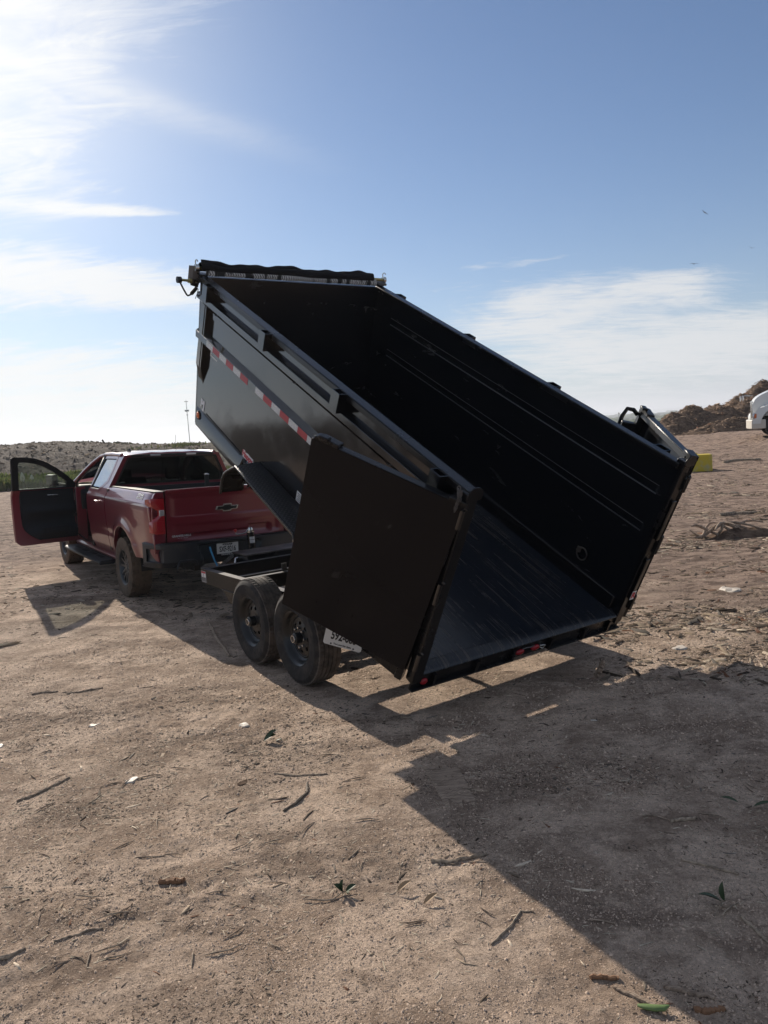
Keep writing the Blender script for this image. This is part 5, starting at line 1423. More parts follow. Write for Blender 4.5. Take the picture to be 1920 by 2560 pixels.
# windscreen, bonnet, nose
MB().add([(3.26, .86, 1.43), (2.36, .66, 1.89), (2.36, -.66, 1.89), (3.26, -.86, 1.43), (3.36, .45, 1.43), (2.40, .35, 1.915), (2.40, -.35, 1.915), (3.36, -.45, 1.43)], [(0, 1, 5, 4), (4, 5, 6, 7), (7, 6, 2, 3)]).build('windscreen', m_glass, pickup, smooth=60)
g = []
for x in np.linspace(3.20, 4.70, 16):
    z0 = 1.425 - .10 * ((x - 3.2) / 1.5) ** 1.6
    g.append([(x, y * (1 - .10 * ((x - 3.2) / 1.5) ** 3), z0 + .035 * (1 - (y / .92) ** 4) + .014 * math.exp(-((abs(y) - .48) / .08) ** 2)) for y in np.linspace(-.93, .93, 26)])
MB().grid(g).build('bonnet', m_red_paint, pickup, smooth=40)
MB().box(4.60, 4.74, -.86, .86, .72, 1.30).build('front_grille', m_ink, pickup, bevel=.05)
MB().box(4.62, 4.86, -.95, .95, .50, .74).build('front_bumper', m_bumper, pickup, bevel=.05)
for sgn in (1, -1):
    MB().box(4.58, 4.755, sgn * .74 - .16, sgn * .74 + .16, 1.05, 1.20).build('headlight', m_clear, pickup, bevel=.03)
# cabin : seats, dash, wheel
def seat(x, y, w_):
    s_ = MB().prism([(x - .05, .62), (x + .52, .66), (x + .56, .82), (x + .02, .80), (x - .22, 1.42), (x - .34, 1.42), (x - .14, .62)], y - w_ / 2, y + w_ / 2).build('seat', m_seat, pickup, bevel=.05, seg=3)
    return s_
for y_ in (.42, -.42):
    s_ = seat(2.30, y_, .52)
    MB().box(2.03, 2.13, y_ - .15, y_ + .15, 1.47, 1.68).build('headrest', m_seat, s_, bevel=.045, seg=3)
    for k in (-.06, .06): MB().tube([(2.07, y_ + k, 1.40), (2.08, y_ + k, 1.50)], .009, 6).build('headrest_post', m_chrome, s_)
s_ = seat(1.32, 0, 1.55)
for y_ in (.50, -.50):
    MB().box(1.05, 1.14, y_ - .16, y_ + .16, 1.43, 1.57).build('headrest', m_seat, s_, bevel=.04, seg=3)
MB().prism([(2.95, 1.00), (3.28, .95), (3.28, 1.42), (3.02, 1.40), (2.90, 1.28)], -.88, .88).build('dashboard', m_trim, pickup, bevel=.03)
sw = MB().tube([(2.80 + .06 * math.sin(t), .42 + .18 * math.cos(t), 1.26 + .18 * math.sin(t)) for t in np.linspace(0, 2 * math.pi, 24, endpoint=False)], .015, 8, closed=True).build('steering_wheel', m_trim, pickup, smooth=60)
MB().tube([(2.80, .42, 1.26), (3.0, .42, 1.20)], .03, 10).bar((2.80, .24, 1.26), (2.80, .60, 1.26), .02, .04).build('steering_column', m_trim, sw)
MB().box(2.55, 2.57, -.12, .12, 1.77, 1.83).build('rear_view_mirror', m_trim, pickup, bevel=.01)
MB().add([(1.0, -.70, 1.88), (2.3, -.66, 1.88), (2.3, .66, 1.88), (1.0, .70, 1.88)], [(0, 1, 2, 3)]).build('headliner', m_trim, pickup)

# ---- open driver's door
TH = 79
door = empty('front_door', Matrix.Translation((3.015, .955, 0)) @ Matrix.Rotation(R(-TH), 4, 'Z'), pickup)
def dy(z): return float(np.interp(z, PZ, PY)) - .955 if z <= G0 else gy(z) - .955
lev = np.linspace(.50, 1.375, 22)
def bot(x): return .505 + (.06 * max(0, (-x - .92) / .08) ** 2 if x < -.92 else 0)
outl = [(-1.005, .60), (-1.005, 1.0), (-1.005, 1.30), (-1.0, 1.376)]
g = [[(x, dy(max(z, bot(x))), max(z, bot(x))) for z in lev] for x in np.linspace(-1.005, -.01, 20)]
g2 = [[(x, dy(max(z, bot(x))) - .055, max(z, bot(x))) for z in lev] for x in np.linspace(-1.0, -.02, 20)]
rim_ = lambda G: [G[i][0] for i in range(len(G))] + G[-1][1:] + [G[i][-1] for i in range(len(G) - 2, -1, -1)] + G[0][-2:0:-1]
MB().grid(g).grid(g2).ring(rim_(g), rim_(g2)).build('door_shell', m_red_paint, door, smooth=40)
ip = []
for x0_ in np.linspace(0, 1, 18):
    row = []
    for z in np.linspace(.575, 1.368, 24):
        xm_ = -.885 + .24 * (max(0, .86 - z) / .285) ** 2.2
        x = xm_ + x0_ * (-.04 - xm_)
        d_ = -.062 - .030 * float(sstep(np.array(z), 1.36, 1.28)) - .055 * math.exp(-((z - 1.03) / .06) ** 2) * float(sstep(np.array(x), -.85, -.70)) + .025 * math.exp(-((z - .84) / .10) ** 2) - .05 * math.exp(-((z - .70) / .07) ** 2) * float(sstep(np.array(x), -.80, -.62))
        row.append((x, dy(z) + d_, z))
    ip.append(row)
inn_ = MB().grid([[(p[0] - .01, p[1] + .04, p[2]) for p in ip[0]]] + ip + [[(p[0] + .01, p[1] + .04, p[2]) for p in ip[-1]]]).build('inner_panel', m_trim, door, smooth=50)
MB().tube([(-.30, dy(1.28) - .105, 1.265), (-.335, dy(1.28) - .118, 1.273), (-.48, dy(1.28) - .116, 1.278)], .010, 6).build('inner_handle', m_chrome, door, smooth=60)
MB().box(-.62, -.16, dy(.74) - .17, dy(.74) - .14, .66, .775).build('door_pocket', m_trim, door, bevel=.015)
# window frame of the door
out = [(-1.0, 1.374), (-1.075, 1.885), (-1.05, 1.905), (-.86, 1.900), (-.70, 1.872), (-.54, 1.815), (-.36, 1.715), (-.16, 1.575), (-.01, 1.450), (-.01, 1.374)]
inn = [(-.905, 1.392), (-.965, 1.800), (-.945, 1.820), (-.84, 1.818), (-.70, 1.793), (-.56, 1.742), (-.40, 1.655), (-.26, 1.560), (-.165, 1.490), (-.155, 1.392)]
def dring(outer, inner, off, thick, name, material):
    n = 8
    sub = lambda loop: [(loop[i][0] + (loop[(i + 1) % len(loop)][0] - loop[i][0]) * k / n, loop[i][1] + (loop[(i + 1) % len(loop)][1] - loop[i][1]) * k / n) for i in range(len(loop)) for k in range(n)]
    o1, i1 = sub(outer), sub(inner); mb = MB()
    O = [(x, dy(max(z, G0 + .001)) + off, z) for x, z in o1]; I = [(x, dy(max(z, G0 + .001)) + off, z) for x, z in i1]
    O2 = [(p[0], p[1] - thick, p[2]) for p in O]; I2 = [(p[0], p[1] - thick, p[2]) for p in I]
    mb.ring(O, I).ring(I, I2).ring(O, O2).ring(O2, I2)
    return mb.build(name, material, door, smooth=30)
dring(out, inn, .0, .045, 'window_frame', m_trim)
MB().add([(x, dy(max(z, G0 + .001)) - .02, z) for x, z in inn], [tuple(range(len(inn)))]).build('window', m_dusty_glass, door)
MB().box(-.905, -.155, dy(1.39) - .030, dy(1.39) - .008, 1.384, 1.398).build('sill_trim', m_mattegrey, door)
mh = MB().box(-.335, -.235, .06, .33, 1.415, 1.595).build('door_mirror', m_plastic, door, bevel=.03, seg=3)
MB().box(-.3375, -.3355, .08, .315, 1.432, 1.580).build('mirror_glass', m_mirror, mh, bevel=.01)
MB().bar((-.10, -.02, 1.41), (-.27, .12, 1.44), .05, .05).build('mirror_arm', m_plastic, mh)
MB().box(-.06, .0, -.05, -.02, .9, .95).box(-.06, 0, -.05, -.02, .65, .70).build('door_hinge', m_ink, door)

# ---- truck wheels
def truck_wheel():
    prof = [(.235, -.115), (.245, -.128), (.30, -.142), (.355, -.140), (.380, -.132)]
    bands = [(-.128, -.085), (-.078, -.040), (-.033, .033), (.040, .078), (.085, .128)]
    for y0, y1 in bands: prof += [(.393, y0 - .002), (RAD, y0), (RAD, y1), (.393, y1 + .002)]
    prof += [(.380, .132), (.355, .140), (.30, .142), (.258, .132), (.245, .128), (.235, .115)]
    def rmod(k, i):
        r0, y0 = prof[i]
        if r0 < .392: return (.005 if (.35 < r0 < .39 and (k // 2) % 3) else 0)
        ph = int(abs(y0) * 60) + (1 if y0 > 0 else 0)
        return (-.016 if (k + ph * 2) % 6 < 2 else .004 * math.sin(k * 1.7 + i)) if r0 > .40 else 0
    ty_ = MB().lathe(prof, 132, rmod=rmod)
    rim = MB().lathe([(.238, -.12), (.228, -.10), (.215, -.06), (.215, .06), (.224, .10), (.236, .112), (.246, .118), (.243, .128), (.232, .124), (.222, .110), (.214, .07)], 56)
    spk = MB()
    for k in range(6):
        a = 2 * math.pi * k / 6
        for s_ in (-1, 1):
            a0 = a + s_ * .18; a1 = a + s_ * .30
            p0 = V(.055 * math.cos(a0), .085, .055 * math.sin(a0)); p1 = V(.228 * math.cos(a1), .105, .228 * math.sin(a1))
            t = (p1 - p0).normalized(); sd = t.cross(V(0, 1, 0)).normalized()
            vs = []
            for p, w_, h_ in ((p0, .022, .04), (p1, .016, .05)):
                vs += [p - sd * w_ + V(0, -h_, 0), p + sd * w_ + V(0, -h_, 0), p + sd * w_ * .75, p - sd * w_ * .75]
            spk.add(vs, [(0, 1, 2, 3), (7, 6, 5, 4), (0, 4, 5, 1), (1, 5, 6, 2), (2, 6, 7, 3), (3, 7, 4, 0)])
    spk.lathe([(.0, .098), (.035, .098), (.042, .090), (.078, .086), (.082, .04)], 24)
    drum = MB().lathe([(.0, -.01), (.17, -.01), (.17, -.06)], 24)
    return ty_, rim, spk, drum
tyT, rimT, spkT, drumT = truck_wheel()
first = None
for x_, sgn in ((AX_R, 1), (AX_F, 1), (AX_R, -1), (AX_F, -1)):
    Mw = Matrix.Translation((x_, sgn * .885, RAD - .006)) @ Matrix.Rotation(0 if sgn > 0 else math.pi, 4, 'Z') @ Matrix.Rotation(x_ * 2.3, 4, 'Y')
    if first is None:
        first = empty('wheel', Mw, pickup)
        tyT.build('tyre', m_mudtyre, first, smooth=30); rimT.build('rim', m_truckrim, first, smooth=40); spkT.build('spokes', m_truckrim, first, smooth=35); drumT.build('brake_disc', m_ink, first, smooth=40)
        n0 = None
        for k in range(6):
            a = 2 * math.pi * (k + .5) / 6; Mn = Matrix.Translation((.058 * math.cos(a), .085, .058 * math.sin(a)))
            if n0 is None: n0 = MB().lathe([(0, .020), (.008, .018), (.010, 0)], 6).build('wheel_nut', m_chrome, first, Mn)
            else:
                c_ = n0.copy(); COL.objects.link(c_); c_.parent = first; c_.matrix_local = Mn
    else:
        w_ = first.copy(); COL.objects.link(w_); w_.parent = pickup; w_.matrix_local = Mw
        for ch_ in first.children:
            c_ = ch_.copy(); COL.objects.link(c_); c_.parent = w_; c_.matrix_local = ch_.matrix_local
# things carried in the pickup
def bottle(label, M):
    t = thing('water_bottle', label, 'bottle', M, 'water bottles in the open door')
    MB().lathe([(0, 0), (.030, .0), (.033, .01), (.033, .05), (.030, .055), (.033, .06), (.033, .12), (.028, .145), (.014, .175), (.013, .19)], 18, axis='z').build('bottle_body', m_clearp, t, smooth=50)
    MB().lathe([(.0145, .186), (.0145, .205), (0, .206)], 14, axis='z').build('cap', m_white, t, smooth=50)
    MB().lathe([(.0334, .062), (.0334, .112)], 18, axis='z').build('bottle_label', m_silver, t, smooth=60)
m_clearp = mat('clear_plastic', (.8, .85, .88), .08, 0, .5, trans=.75, ior=1.2)
Dw = TRUCK @ door.matrix_local
bottle('left of two clear water bottles in the pocket of the open red door', Dw @ Matrix.Translation((-.335, dy(.74) - .105, .665)))
bottle('right of two clear water bottles in the pocket of the open red door', Dw @ Matrix.Translation((-.245, dy(.74) - .105, .660)))
pb = thing('folded_papers', 'grey folded papers in the open door pocket left of the bottles', 'papers', Dw @ Matrix.Translation((-.50, dy(.74) - .11, .67)))
MB().box(-.07, .06, -.012, .012, 0, .13, Matrix.Rotation(.12, 4, 'X')).build('paper_stack', m_mattegrey, pb, bevel=.003)
bp_ = thing('bed_tool', 'black upright handle with a bright tip standing in the pickup bed', 'tool', TRUCK @ Matrix.Translation((-.02, -.175, .885)))
MB().box(-.02, .02, -.028, .028, 0, .71).build('shaft', m_ink, bp_, bevel=.006)
MB().tube([(0, -.03, .715), (0, .0, .722), (0, .03, .712)], .014, 8).build('bright_tip', m_chrome, bp_, smooth=60)
# ------------------------------------------------------------------ mulch heaps
m_mulch = mat('heaped_mulch', (.12, .085, .065), .95, 0, .1)
N, b = pbsdf(m_mulch); o = coords(N)
n1 = N.noise(N.mapping(o, (1, 1, 1.6), (.3, .2, .1)), 2.6, 8, .74, .5); n2 = N.noise(o, .35, 3, .5)
c = N.mix(N.smooth(n1, .36, .66), (.075, .049, .036), (.255, .175, .122)); c = N.mix(N.smooth(N.noise(o, 9, 4, .7), .60, .70, 0, .7), c, (.36, .28, .20))
c = N.mix(N.smooth(n2, .35, .6, .0, .5), c, N.mix(N.smooth(n1, .4, .6), (.075, .052, .041), (.19, .135, .10)))
N.l.new(c, b.inputs['Base Color']); bump(N, b, n1, .12, 1.0)
def heap(label, cx, cy, rx, ry, h, seed, cols, rot=0.0, sharp=1.15):
    n_r, n_a = 34, 84
    u = np.linspace(0, 1, n_r)[:, None] * np.ones((1, n_a)); a = np.linspace(0, 2 * np.pi, n_a, endpoint=False)[None] * np.ones((n_r, 1))
    wob = 1 + .16 * pnoise(np.cos(a) * 1.6 + seed, np.sin(a) * 1.6 + seed * 2)
    lx, ly = u * rx * np.cos(a) * wob, u * ry * np.sin(a) * wob
    x = lx * math.cos(rot) - ly * math.sin(rot); y = lx * math.sin(rot) + ly * math.cos(rot)
    prof = .55 * (.5 + .5 * np.cos(np.pi * u)) + .45 * (1 - u) ** sharp
    z = h * prof * (1 + .14 * fbm((x + cx) * .8 + seed, (y + cy) * .8, 3)) + (.06 * fbm((x + cx) * 2.1, (y + cy) * 2.1, 4, .62) + .05 * fbm((x + cx) * 7, (y + cy) * 7, 2)) * np.minimum(1, (1 - u) * 5) - .12 * u
    z = z + gz(x + cx, y + cy)
    P = [[(x[i, j] + cx, y[i, j] + cy, z[i, j]) for j in list(range(n_a)) + [0]] for i in range(n_r)]
    t = thing('mulch_heap', label, 'mulch heap')
    MB().grid(P).build('heap', m_mulch, t, smooth=80)
    n = int(2100 * rx * ry / 8); ii = rng.integers(0, n_r - 1, n); jj = rng.integers(0, n_a, n)
    ii = np.clip((n_r * rng.uniform(0, 1, n) ** .6).astype(int), 0, n_r - 1)
    px, py, pz = x[ii, jj] + cx + rng.normal(0, .08, n), y[ii, jj] + cy + rng.normal(0, .08, n), z[ii, jj]
    ln = np.clip(.05 + rng.exponential(.06, n), .05, .35)
    s_ = scatter_lite('bark_chips', n, px, py, pz - .02, ln, ln * rng.uniform(.08, .3, n), .015 + ln * .1, rng.uniform(0, np.pi, n), rng.normal(0, .14, n), pal(n, cols) * np.array((1.35, 1.2, 1.1)), '')
    s_.parent = t; del s_['label']
heap('small dark mulch heap at the left end of the row, beyond the far barn door', 17.85, 47.0, 2.3, 2.3, 1.40, 1.3, (4, 5, 3, 1.5, .8, 1, 1))
heap('lighter brown mulch heap with two humps left of the white truck', 19.45, 48.2, 2.9, 2.8, 1.65, 4.1, (2, 4, 5, 4, 2, 2, 1))
heap('lower brown mulch heap sloping in front of the white truck bonnet', 21.0, 48.0, 3.3, 3.0, 1.72, 6.2, (3, 5, 4, 3, 1, 1.5, 1))
heap('tall dark mulch heap behind the white truck', 24.6, 49.5, 5.2, 4.0, 2.7, 9.7, (5, 5, 3, 1.5, .8, 1, 1), sharp=.95)
heap('low mulch apron spread in front of the heaps', 20.3, 44.2, 3.9, 1.5, .75, 12.3, (3, 4, 4, 3, 2, 1, 1))

# ------------------------------------------------------------------ white lorry (only its nose is in the picture)
lz = float(base_z(np.array([17.4]), np.array([34.5]))[0]) + .02
lorry = thing('white_lorry', 'white bonneted lorry with a cream bumper, its nose poking in beside the mulch heaps', 'lorry', Matrix.Translation((16.78, 35.2, lz)) @ Matrix.Rotation(R(-21), 4, 'Z'))
def lprof(v, zl):   # bonnet outline seen from above: half width against length
    return v
g = []
for x in np.linspace(0, 2.3, 24):
    zt = 1.70 + .40 * (1 - math.exp(-x * 1.5)) + .16 * x - .16 * math.exp(-(x / .07)); hw = .66 + .30 * (1 - math.exp(-x * 1.2))
    row = []
    for t in np.linspace(-1, 1, 25):
        a = abs(t)
        if a < .6: y, z = hw * (a / .6), zt - .05 * (a / .6) ** 4
        else: y, z = hw + .04 * (a - .6) / .4, zt - .05 - (zt - 1.0) * ((a - .6) / .4)
        row.append((x + .15 + .05 * (zt - z), math.copysign(y, t), z))
    g.append(row)
nose = [[(.16, y * .98, z) for (_, y, z) in g[0]]]
MB().grid([[(.20, 0, z) for (_, y, z) in g[0]]] + nose + g).build('bonnet', m_tw, lorry, smooth=40)
for sgn in (1, -1):
    g = []
    for i, a in enumerate(np.linspace(-.12, math.pi * .98, 26)):
        cx_, cz_ = 1.10, .56
        r1, r2 = .68 + .03 * math.sin(a), .98 - .10 * math.sin(a) + (.06 if a > 2.2 else 0)
        px1 = cx_ - r1 * math.cos(math.pi - a) * -1 if False else cx_ + r1 * math.cos(a); pz1 = cz_ + r1 * math.sin(a)
        px2 = cx_ + min(r2 * 1.08 * math.cos(a), 1.15); pz2 = cz_ + r2 * math.sin(a) * 1.05
        px2 = max(px2, .10 + .10 * max(0, pz2 - .9))
        g.append([(px1, sgn * 1.17, pz1), (px1, sgn * 1.20, pz1 + .015), (px2, sgn * 1.16, pz2), (px2 + .10, sgn * .92, pz2 + .06), (px2 + .14, sgn * .70, pz2 + .10)])
    MB().grid(g).build('wing', m_tw, lorry, smooth=40)
    MB().lathe([(.0, .03), (.13, .026), (.17, .0)], 18, Matrix.Translation((.20, sgn * 1.10, .96)) @ Matrix.Rotation(sgn * R(-50) + (math.pi if sgn < 0 else 0), 4, 'Z')).build('headlamp', m_clear, lorry, smooth=50)
    MB().lathe([(.0, .055), (.08, .05), (.12, .02)], 16, Matrix.Translation((.235, sgn * 1.125, .965)) @ Matrix.Rotation(sgn * R(-40) + (math.pi if sgn < 0 else 0), 4, 'Z')).build('indicator', m_amber, lorry, smooth=50)
    w_ = empty('wheel', Matrix.Translation((1.10, sgn * 1.02, .52)) @ Matrix.Rotation(0 if sgn > 0 else math.pi, 4, 'Z'), lorry)
    MB().lathe([(.30, -.12), (.42, -.14), (.50, -.12), (.52, -.08), (.52, .08), (.50, .12), (.42, .14), (.30, .12)], 40).build('tyre', m_tyre, w_, smooth=35)
    MB().lathe([(.30, .10), (.28, .06), (.24, .02), (.12, .10), (.0, .12)], 32).build('rim', m_chrome, w_, smooth=35)
    MB().tube([(.16, sgn * .62, 1.86), (-.12, sgn * .70, 1.90), (-.22, sgn * .72, 1.86)], .012, 6).build('mirror_stalk', m_chrome, lorry, smooth=60)
    MB().lathe([(0, -.02), (.06, -.015), (.075, .01), (.0, .02)], 14, Matrix.Translation((-.24, sgn * .74, 1.78)) @ Matrix.Diagonal((1, 1, 1.7, 1)) @ Matrix.Rotation(R(60), 4, 'Z')).build('hood_mirror', m_white, lorry, smooth=60)
bm_ = [(.06, -1.15), (.0, -.9), (-.04, -.5), (-.05, 0), (-.04, .5), (.0, .9), (.06, 1.15), (.62, 1.18), (.62, 1.02), (.2, .95), (.2, -.95), (.62, -1.02), (.62, -1.18)]
MB().prism(bm_, .40, .80, 'z').build('bumper', m_tw2, lorry, bevel=.03)
MB().box(.145, .17, -.52, .52, .85, 1.62).build('grille', m_chrome, lorry, bevel=.02)
MB().box(.158, .16, -1.0, 1.0, .80, .84).build('bumper_gap', m_ink, lorry)
MB().box(.9, 6.0, -.45, .45, .50, .80).build('chassis', m_ink, lorry)
cabp = [(2.40, .75), (2.40, 2.0), (2.75, 2.95), (4.3, 3.05), (4.3, .75)]
MB().prism(cabp, -1.15, 1.15).build('cab', m_tw, lorry, bevel=.06)
MB().prism([(2.62, 2.15), (2.84, 2.75), (3.6, 2.75), (3.6, 2.15)], 1.152, 1.160).build('side_window', m_ink, lorry)
MB().prism([(.85, 0.0), (1.1, .0), (1.1, .05)], -.01, .01).build('mud_flap', m_ink, lorry)

# ------------------------------------------------------------------ yellow concrete block
yb = thing('concrete_block', 'yellow painted concrete block with a chipped top beyond the far barn door', 'concrete block', Matrix.Translation((10.28, 25.6, float(base_z(np.array([10.3]), np.array([25.6]))[0]) - .04)) @ Matrix.Rotation(R(-14), 4, 'Z'))
MB().box(-.66, .62, -.30, .30, 0, .56).build('block_body', m_yellow, yb, bevel=.03, seg=3)
MB().prism([(-.60, -.10), (.20, -.08), (.16, .09), (-.60, .10)], .558, .62, 'z').build('key_top', m_yellow, yb, bevel=.02)
MB().prism([(-.60, -.13), (-.25, -.20), (-.22, .05), (-.60, .10)], .559, .6215, 'z').build('chipped_patch', m_conc, yb, bevel=.01)

# ------------------------------------------------------------------ masts, birds
def at_dir(d, dist): return Vector(d).normalized() * dist + Vector((0, 0, CAM_H))
p_top = at_dir((-.2357, .9703, .0548), 420); base = float(base_z(np.array([p_top.x]), np.array([p_top.y]))[0])
ms = thing('radio_mast', 'tall thin grey radio mast with a box halfway up, beyond the bank', 'mast', Matrix.Translation((p_top.x, p_top.y, base - .5)))
Hm = p_top.z - base + .5
MB().tube([(0, 0, 0), (0, 0, Hm * .6), (0, 0, Hm)], [.26, .20, .14], 8).build('pole', m_mast, ms, smooth=60)
MB().box(-.95, .95, -.2, .2, Hm - .35, Hm).tube([(0, 0, Hm), (0, 0, Hm + .8)], .06, 6).build('top_antenna', m_mast, ms)
zb = Hm - 5.4
MB().box(-1.0, 1.0, -.6, .6, zb, zb + .9).build('antenna_ring', m_mast, ms, bevel=.1)
MB().box(-.35, .35, -.35, .35, zb - 1.9, zb - 1.5).build('bracket', m_mast, ms)
p2_ = at_dir((.2965, .955, .0036), 900); b2_ = float(base_z(np.array([p2_.x]), np.array([p2_.y]))[0])
fm = thing('distant_mast', 'tiny distant mast on the hazy horizon beside the far barn door', 'mast', Matrix.Translation((p2_.x, p2_.y, b2_)))
MB().tube([(0, 0, 0), (0, 0, p2_.z - b2_)], [.6, .35], 8).build('pole', m_mast, fm, smooth=60)
MB().box(-.9, .9, -.3, .3, p2_.z - b2_ - 2.2, p2_.z - b2_ - .9).build('antenna_ring', m_mast, fm)
MB().tube([(3.28, -.86, 1.40), (3.27, -.87, 1.8), (3.255, -.885, 2.20)], [.006, .004, .003], 6).build('whip_antenna', m_ink, pickup)

def bird(label, d, dist, span, bank, head, droop):
    M = Matrix.Translation(at_dir(d, dist)) @ Matrix.Rotation(head, 4, 'Z') @ Matrix.Rotation(bank, 4, 'Y')
    mb = MB(); s = span / 2
    mb.tube([(0, .30 * s, 0), (0, .18 * s, .02 * s), (0, -.05 * s, .01 * s), (0, -.28 * s, 0), (0, -.48 * s, 0)], [.02 * s, .08 * s, .10 * s, .07 * s, .10 * s], 8)
    for sg in (1, -1):
        pts = []
        for t in np.linspace(0, 1, 7):
            c_ = .34 * s * (1 - .55 * t ** 1.5); zc = (.22 * math.sin(t * 2.2) + droop * t * t) * s
            yc = .05 * s - .16 * s * t * t
            pts.append([(sg * t * s, yc + c_ * .5, zc), (sg * t * s, yc, zc + .018 * s), (sg * t * s, yc - c_ * .5, zc)])
        mb.grid(pts)
        mb.grid([[(p[0], p[1], p[2] - .012 * s) for p in row] for row in pts])
        for k in range(4):
            mb.bar((sg * .94 * s, -.10 * s + k * .05 * s, pts[-1][0][2]), (sg * 1.10 * s, -.16 * s + k * .06 * s, pts[-1][0][2] + .02 * s), .03 * s, .008 * s)
    o_ = mb.build('bird', m_bird, None, M, smooth=50)
    set_props(o_, label, 'bird', 'birds soaring over the yard')
bird('uppermost of three soaring birds, tilted with one wing raised', (.3839, .897, .2193), 230, 1.7, R(34), R(10), -.05)
bird('soaring bird nearest the right edge, wings raised in a shallow V', (.4303, .8856, .1749), 260, 1.6, R(20), R(-20), .1)
bird('lowest soaring bird, seen edge on with level wings', (.3761, .9115, .1667), 200, 1.8, R(2), R(4), -.12)

# ------------------------------------------------------------------ loose pieces on the ground, one by one
def G(x, y): return float(gz(np.array([x]), np.array([y]))[0])
def stick(name, label, pts, r, material=m_stick, cat='stick', group=None, knots=True, flat=1.0):
    """pts on the ground; an uneven, bent stick"""
    c0 = Vector((pts[0][0], pts[0][1], G(*pts[0][:2])))
    P = []; rs = []
    r *= .72; m = max(9, len(pts) * 5)
    ts = np.linspace(0, len(pts) - 1, m)
    for i, t in enumerate(ts):
        k = min(int(t), len(pts) - 2); f = t - k
        a, b_ = Vector((*pts[k][:2], pts[k][2] if len(pts[k]) > 2 else 0)), Vector((*pts[k + 1][:2], pts[k + 1][2] if len(pts[k + 1]) > 2 else 0))
        p = a.lerp(b_, f)
        q_ = Vector((p.x + random.uniform(-.4, .4) * r, p.y + random.uniform(-.4, .4) * r, 0))
        q_.z = G(p.x, p.y) + r * .55 * flat + p.z
        P.append(q_ - c0); u = i / (m - 1)
        rs.append(r * (.72 + .35 * math.sin(math.pi * min(1, .15 + .75 * u))) * random.uniform(.70, 1.25))
    o_ = MB().tube(P, rs, 7).build(name, material, None, Matrix.Translation(c0), smooth=45)
    set_props(o_, label, cat, group); return o_
stick('broken_branch', 'long pale bent branch lying just left of the front trailer wheel', [(-2.06, 8.60), (-1.93, 8.2), (-1.80, 7.80), (-1.66, 7.45), (-1.57, 7.19)], .022, m_palewood, 'branch')
stick('curved_stick', 'dark curved stick lying alone in the sunlit middle of the dirt', [(-.56, 4.36), (-.55, 4.22), (-.60, 4.10), (-.66, 4.02)], .012, m_darkstick)
stick('twig', 'thin twig pointing at the dark curved stick from behind', [(-.78, 4.52), (-.62, 4.46), (-.45, 4.47)], .008)
stick('split_wood', 'pair of thin split sticks beside the edge of the shadow', [(.10, 3.43), (.22, 3.42), (.37, 3.46)], .012)
stick('split_wood', 'short splinter lying against the pair of split sticks', [(.28, 3.40), (.36, 3.38)], .008, m_palewood)
stick('forked_twig', 'forked grey twig with a knotted end below the shadow edge', [(.30, 2.83), (.37, 2.90), (.42, 2.97), (.45, 3.02), (.50, 3.0)], .007)
stick('orange_bark', 'orange brown curl of bark near the bottom edge of the shadow', [(.63, 2.615), (.68, 2.605), (.73, 2.60)], .014, m_orange, 'bark', flat=.8)
stick('split_wood', 'pale split stake lying at the tip of the shadow', [(.87, 2.545), (.94, 2.51), (1.02, 2.47)], .013, m_palewood)
stick('split_wood', 'pale splintered stick left of the stake at the shadow tip', [(.70, 2.56), (.77, 2.49), (.82, 2.42)], .011, m_palewood)
stick('orange_bark', 'ragged orange brown bark scrap beside the green pod', [(.93, 2.43), (.98, 2.42), (1.03, 2.41)], .016, m_orange, 'bark', flat=.5)
stick('shaded_stick', 'short thick stick lying in the shadow right of its middle', [(1.29, 3.60), (1.36, 3.60), (1.43, 3.61)], .013)
stick('shaded_stick', 'long thin stick in the shadow above the dark leafy sprig', [(1.22, 3.28), (1.31, 3.22), (1.42, 3.15)], .009)
stick('shaded_stick', 'bent grey stick beside the dark leafy sprig in the shadow', [(1.30, 2.88), (1.32, 2.80), (1.33, 2.71)], .009)
stick('dark_stick', 'dark stick near the left edge with a finer twig beside it', [(-2.30, 4.40), (-2.22, 4.47), (-2.16, 4.55), (-2.08, 4.66)], .011, m_stick)
stick('dark_stick', 'two part dark stick at upper left of the sunlit dirt', [(-3.10, 6.40), (-3.0, 6.43), (-2.88, 6.42)], .011, m_stick)
stick('dark_stick', 'flat dark bark strip at upper left, right of the two part stick', [(-2.78, 6.34), (-2.66, 6.36), (-2.50, 6.42)], .012, m_stick, flat=.6)
stick('thin_stick', 'long thin stick at lower left pointing away', [(-1.50, 3.03), (-1.42, 3.06), (-1.32, 3.10)], .007, m_stick)
stick('thin_stick', 'stick cut by the left edge of the picture near the bottom', [(-1.74, 2.92), (-1.66, 2.95), (-1.60, 2.99)], .012)
stick('bark_chunk', 'single dark bark chunk lying alone at lower left', [(-1.16, 3.415), (-1.10, 3.41), (-1.05, 3.40)], .021, m_orange, 'bark')
stick('weathered_log', 'short upright grey log stub standing in the trailer shadow', [(1.55, 5.80, .02), (1.58, 5.80, .07), (1.60, 5.78, .13)], .035, m_palewood, 'log')
stick('fallen_branch', 'curved grey branch lying on the mulch far right, near the yellow block', [(11.9, 26.8), (12.3, 27.0), (12.8, 26.9), (13.1, 26.6)], .07, m_stick, 'branch')
stick('fallen_branch', 'dark flat branch on the bare dirt right of the far barn door', [(6.35, 14.5), (6.65, 14.55), (7.0, 14.4)], .05, m_stick, 'branch')
